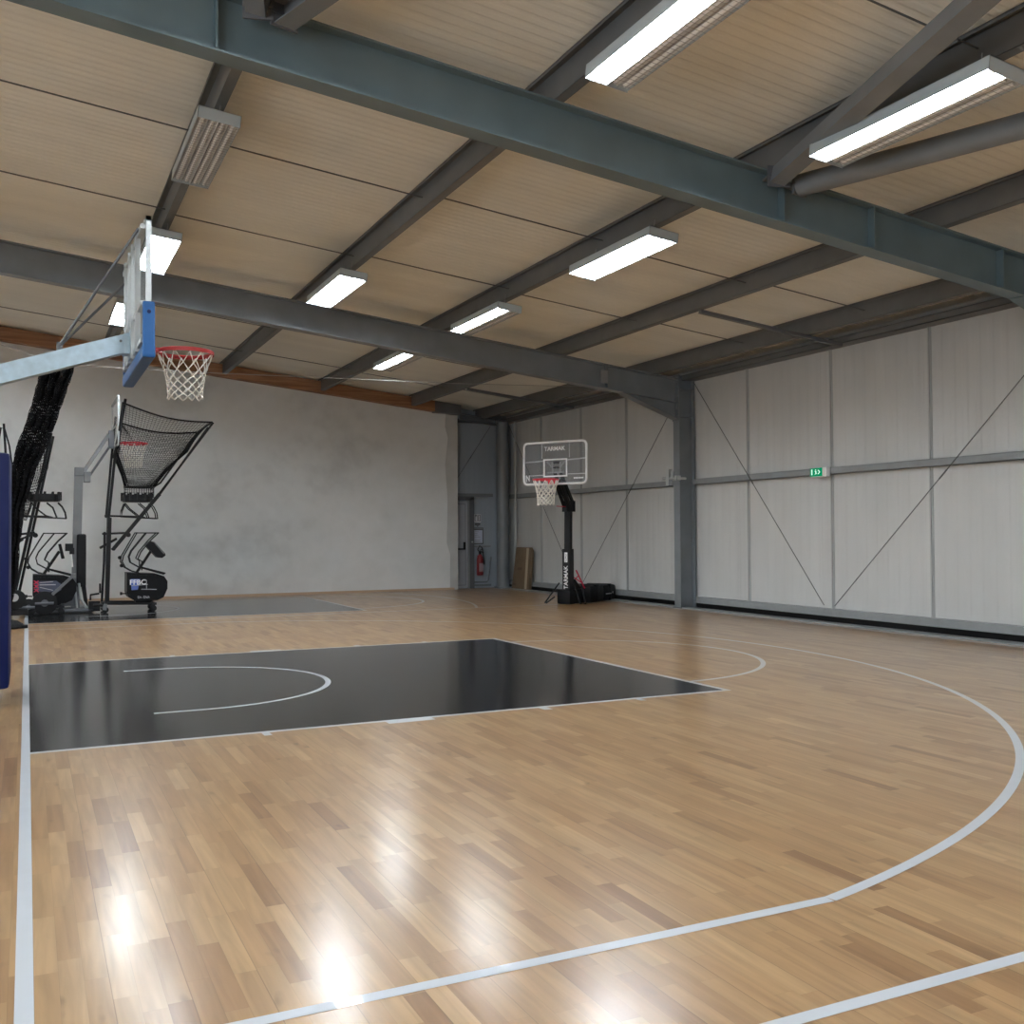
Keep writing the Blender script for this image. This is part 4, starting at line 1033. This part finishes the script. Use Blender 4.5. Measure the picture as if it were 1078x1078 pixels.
# notices
nt = thing('extinguisher_sign', (10.73, YE-.01, 1.70), 'small pictogram sign at the top of the end wall notices', 'sign')
m = MB(); m.box(10.64, 10.83, YE-.012, YE, 1.74, 1.95); m.build('plate', MT['white'], nt)
m = MB(); m.box(10.65, 10.73, YE-.016, YE-.012, 1.76, 1.94); m.box(10.745, 10.82, YE-.016, YE-.012, 1.76, 1.94); pr = m.build('panels', MT['grey'], nt)
m = MB(); m.lathe((10.69, YE-.020, 1.77), [(.012, 0), (.02, .02), (.02, .10), (.008, .13)], 8); m.box(10.775, 10.79, YE-.02, YE-.016, 1.78, 1.92); m.build('pictogram', MT['white'], pr)
m = MB(); m.box(10.66, 10.81, YE-.012, YE, 1.66, 1.72); m.prism([(10.70, YE-.012, 1.655), (10.77, YE-.012, 1.655), (10.735, YE-.012, 1.61)], (0, .012, 0)); m.build('lower_strip', MT['dsteel'], nt)
pn = thing('wall_notice', (10.75, YE-.01, 1.16), 'pale paper notice in a dark frame above the extinguisher', 'notice')
m = MB(); m.box(10.60, 10.90, YE-.014, YE, 1.16, 1.60); m.build('board', MT['dsteel'], pn)
m = MB(); m.box(10.63, 10.87, YE-.018, YE-.014, 1.19, 1.53); pg = m.build('sheet', MT['paper'], pn)
m = MB()
for z, w_ in ((1.49, .12), (1.45, .08), (1.40, .10), (1.35, .16), (1.28, .18), (1.245, .15), (1.215, .19)): m.box(10.65, 10.65+w_, YE-.020, YE-.018, z-.005, z+.005)
m.build('text_lines', MT['grey'], pg)
m = MB(); m.box(10.62, 10.88, YE-.018, YE-.014, 1.555, 1.585); m.build('header', MT['grey'], pn)
# low conduit frame and horizontal rail on the end wall
m = MB(); m.box(10.62, 11.1, YE-.04, YE, 1.08, 1.12); tag(m.build('cable_trunking', MT['girt'], org=(10.8, YE, 1.1)), 'thin horizontal cable trunking between notice and extinguisher', 'trunking')
m = MB(); m.tube([(10.62, YE-.05, .16), (10.98, YE-.05, .16), (11.02, YE-.05, .22), (11.10, YE-.05, .82)], .022, 6); m.box(10.60, 11.1, YE-.07, YE, .05, .10)
tag(m.build('floor_conduit', MT['steel'], org=(10.8, YE, .05)), 'bent dark conduit below the extinguisher beside the round column', 'conduit')
m = MB(); m.tube([(11.48, 23.62, .03), (11.48, 23.62, 4.35)], .028, 8); tag(m.build('vertical_pipe', MT['strip'], org=(11.48, 23.62, .03)), 'slim pale pipe running up the far corner right of the round column', 'pipe')
# small lock on the door frame
m = MB(); m.lathe((10.53, YE-.10, 1.22), [(.02, 0), (.02, -.04)], 10, 'y'); m.build('door_latch', MT['alu'], door_frame)
# roof-corner junction box on the farther rafter and the near rafter
for x, y, lb in ((9.62, 15.86, 'pale patch plate on the farther rafter near the haunch'),):
    m = MB(); m.box(x-.16, x-.02, y-.012, y, T(x)-.36, T(x)-.12); tag(m.build('patch_plate', MT['girt'], org=(x, y, T(x)-.3)), lb, 'plate')
# exit sign
es = thing('exit_sign', (11.45, 12.4, 2.32), 'small green illuminated exit sign on the right wall rail', 'exit sign')
m = MB(); m.box(11.42, 11.50, 12.20, 12.56, 2.325, 2.475, bev=.006); m.build('casing', MT['white'], es)
m = MB(); m.box(11.412, 11.42, 12.29, 12.56, 2.335, 2.47); fc = m.build('green_face', emit('exit_green_glow', (.0, .42, .17), .55), es)
m = MB(); X0 = 11.409
m.box(X0, X0+.003, 12.505, 12.53, 2.36, 2.45)                                     # doorway
m.lathe((X0, 12.43, 2.44), [(.010, 0), (.010, .003)], 10, 'x'); m.beam((X0, 12.435, 2.425), (X0, 12.425, 2.395), .004, .018, (0, 1, 0)); m.beam((X0, 12.45, 2.42), (X0, 12.405, 2.405), .004, .008)
m.beam((X0, 12.425, 2.395), (X0, 12.445, 2.365), .004, .009, (0, 1, 0)); m.beam((X0, 12.425, 2.395), (X0, 12.40, 2.375), .004, .009, (0, 1, 0))   # running figure
m.beam((X0, 12.375, 2.435), (X0, 12.335, 2.403), .004, .014, (0, 1, 0)); m.beam((X0, 12.375, 2.372), (X0, 12.335, 2.403), .004, .014, (0, 1, 0))   # arrow
m.build('pictogram', emit('exit_white_glow', (.75, 1., .85), .9), fc)

# ================================================================== CAMERA
cd = bpy.data.cameras.new('camera'); cam = bpy.data.objects.new('camera', cd); C.objects.link(cam)
cam.location = (CX, 0, CH)
cam.rotation_euler = (Matrix.Rotation(-CY, 3, 'Z') @ Matrix.Rotation(math.pi/2 + CP, 3, 'X') @ Matrix.Rotation(CR, 3, 'Z')).to_euler()
cd.sensor_width = 36; cd.sensor_fit = 'HORIZONTAL'; cd.lens = 36*CF/1078; cd.clip_start = .05; cd.clip_end = 200
bpy.context.scene.camera = cam

# ------------------------------------------------------------------ court units -> metres
done = set(); SM = Matrix.Diagonal((S, S, S, 1))
for o in bpy.data.objects:
    o.location = o.location * S
    if o.type == 'MESH' and o.data.name not in done:
        o.data.transform(SM); done.add(o.data.name)

# ------------------------------------------------------------------ world and view
w = bpy.data.worlds.new('world'); bpy.context.scene.world = w; w.use_nodes = True
w.node_tree.nodes['Background'].inputs[0].default_value = (.80, .91, 1.0, 1); w.node_tree.nodes['Background'].inputs[1].default_value = 6.5
sc = bpy.context.scene
sc.view_settings.view_transform = 'Standard'; sc.view_settings.look = 'None'; sc.view_settings.gamma = 1
sc.view_settings.use_curve_mapping = False; sc.view_settings.exposure = 0.26
sc.cycles.use_denoising = True
sc.cycles.denoising_input_passes = 'RGB_ALBEDO_NORMAL'; sc.cycles.denoising_prefilter = 'ACCURATE'; sc.cycles.use_adaptive_sampling = False
sc.cycles.max_bounces = 10; sc.cycles.diffuse_bounces = 6; sc.cycles.glossy_bounces = 5; sc.cycles.transparent_max_bounces = 16
sc.cycles.sample_clamp_indirect = 8
sc.cycles.caustics_reflective = False; sc.cycles.caustics_refractive = False
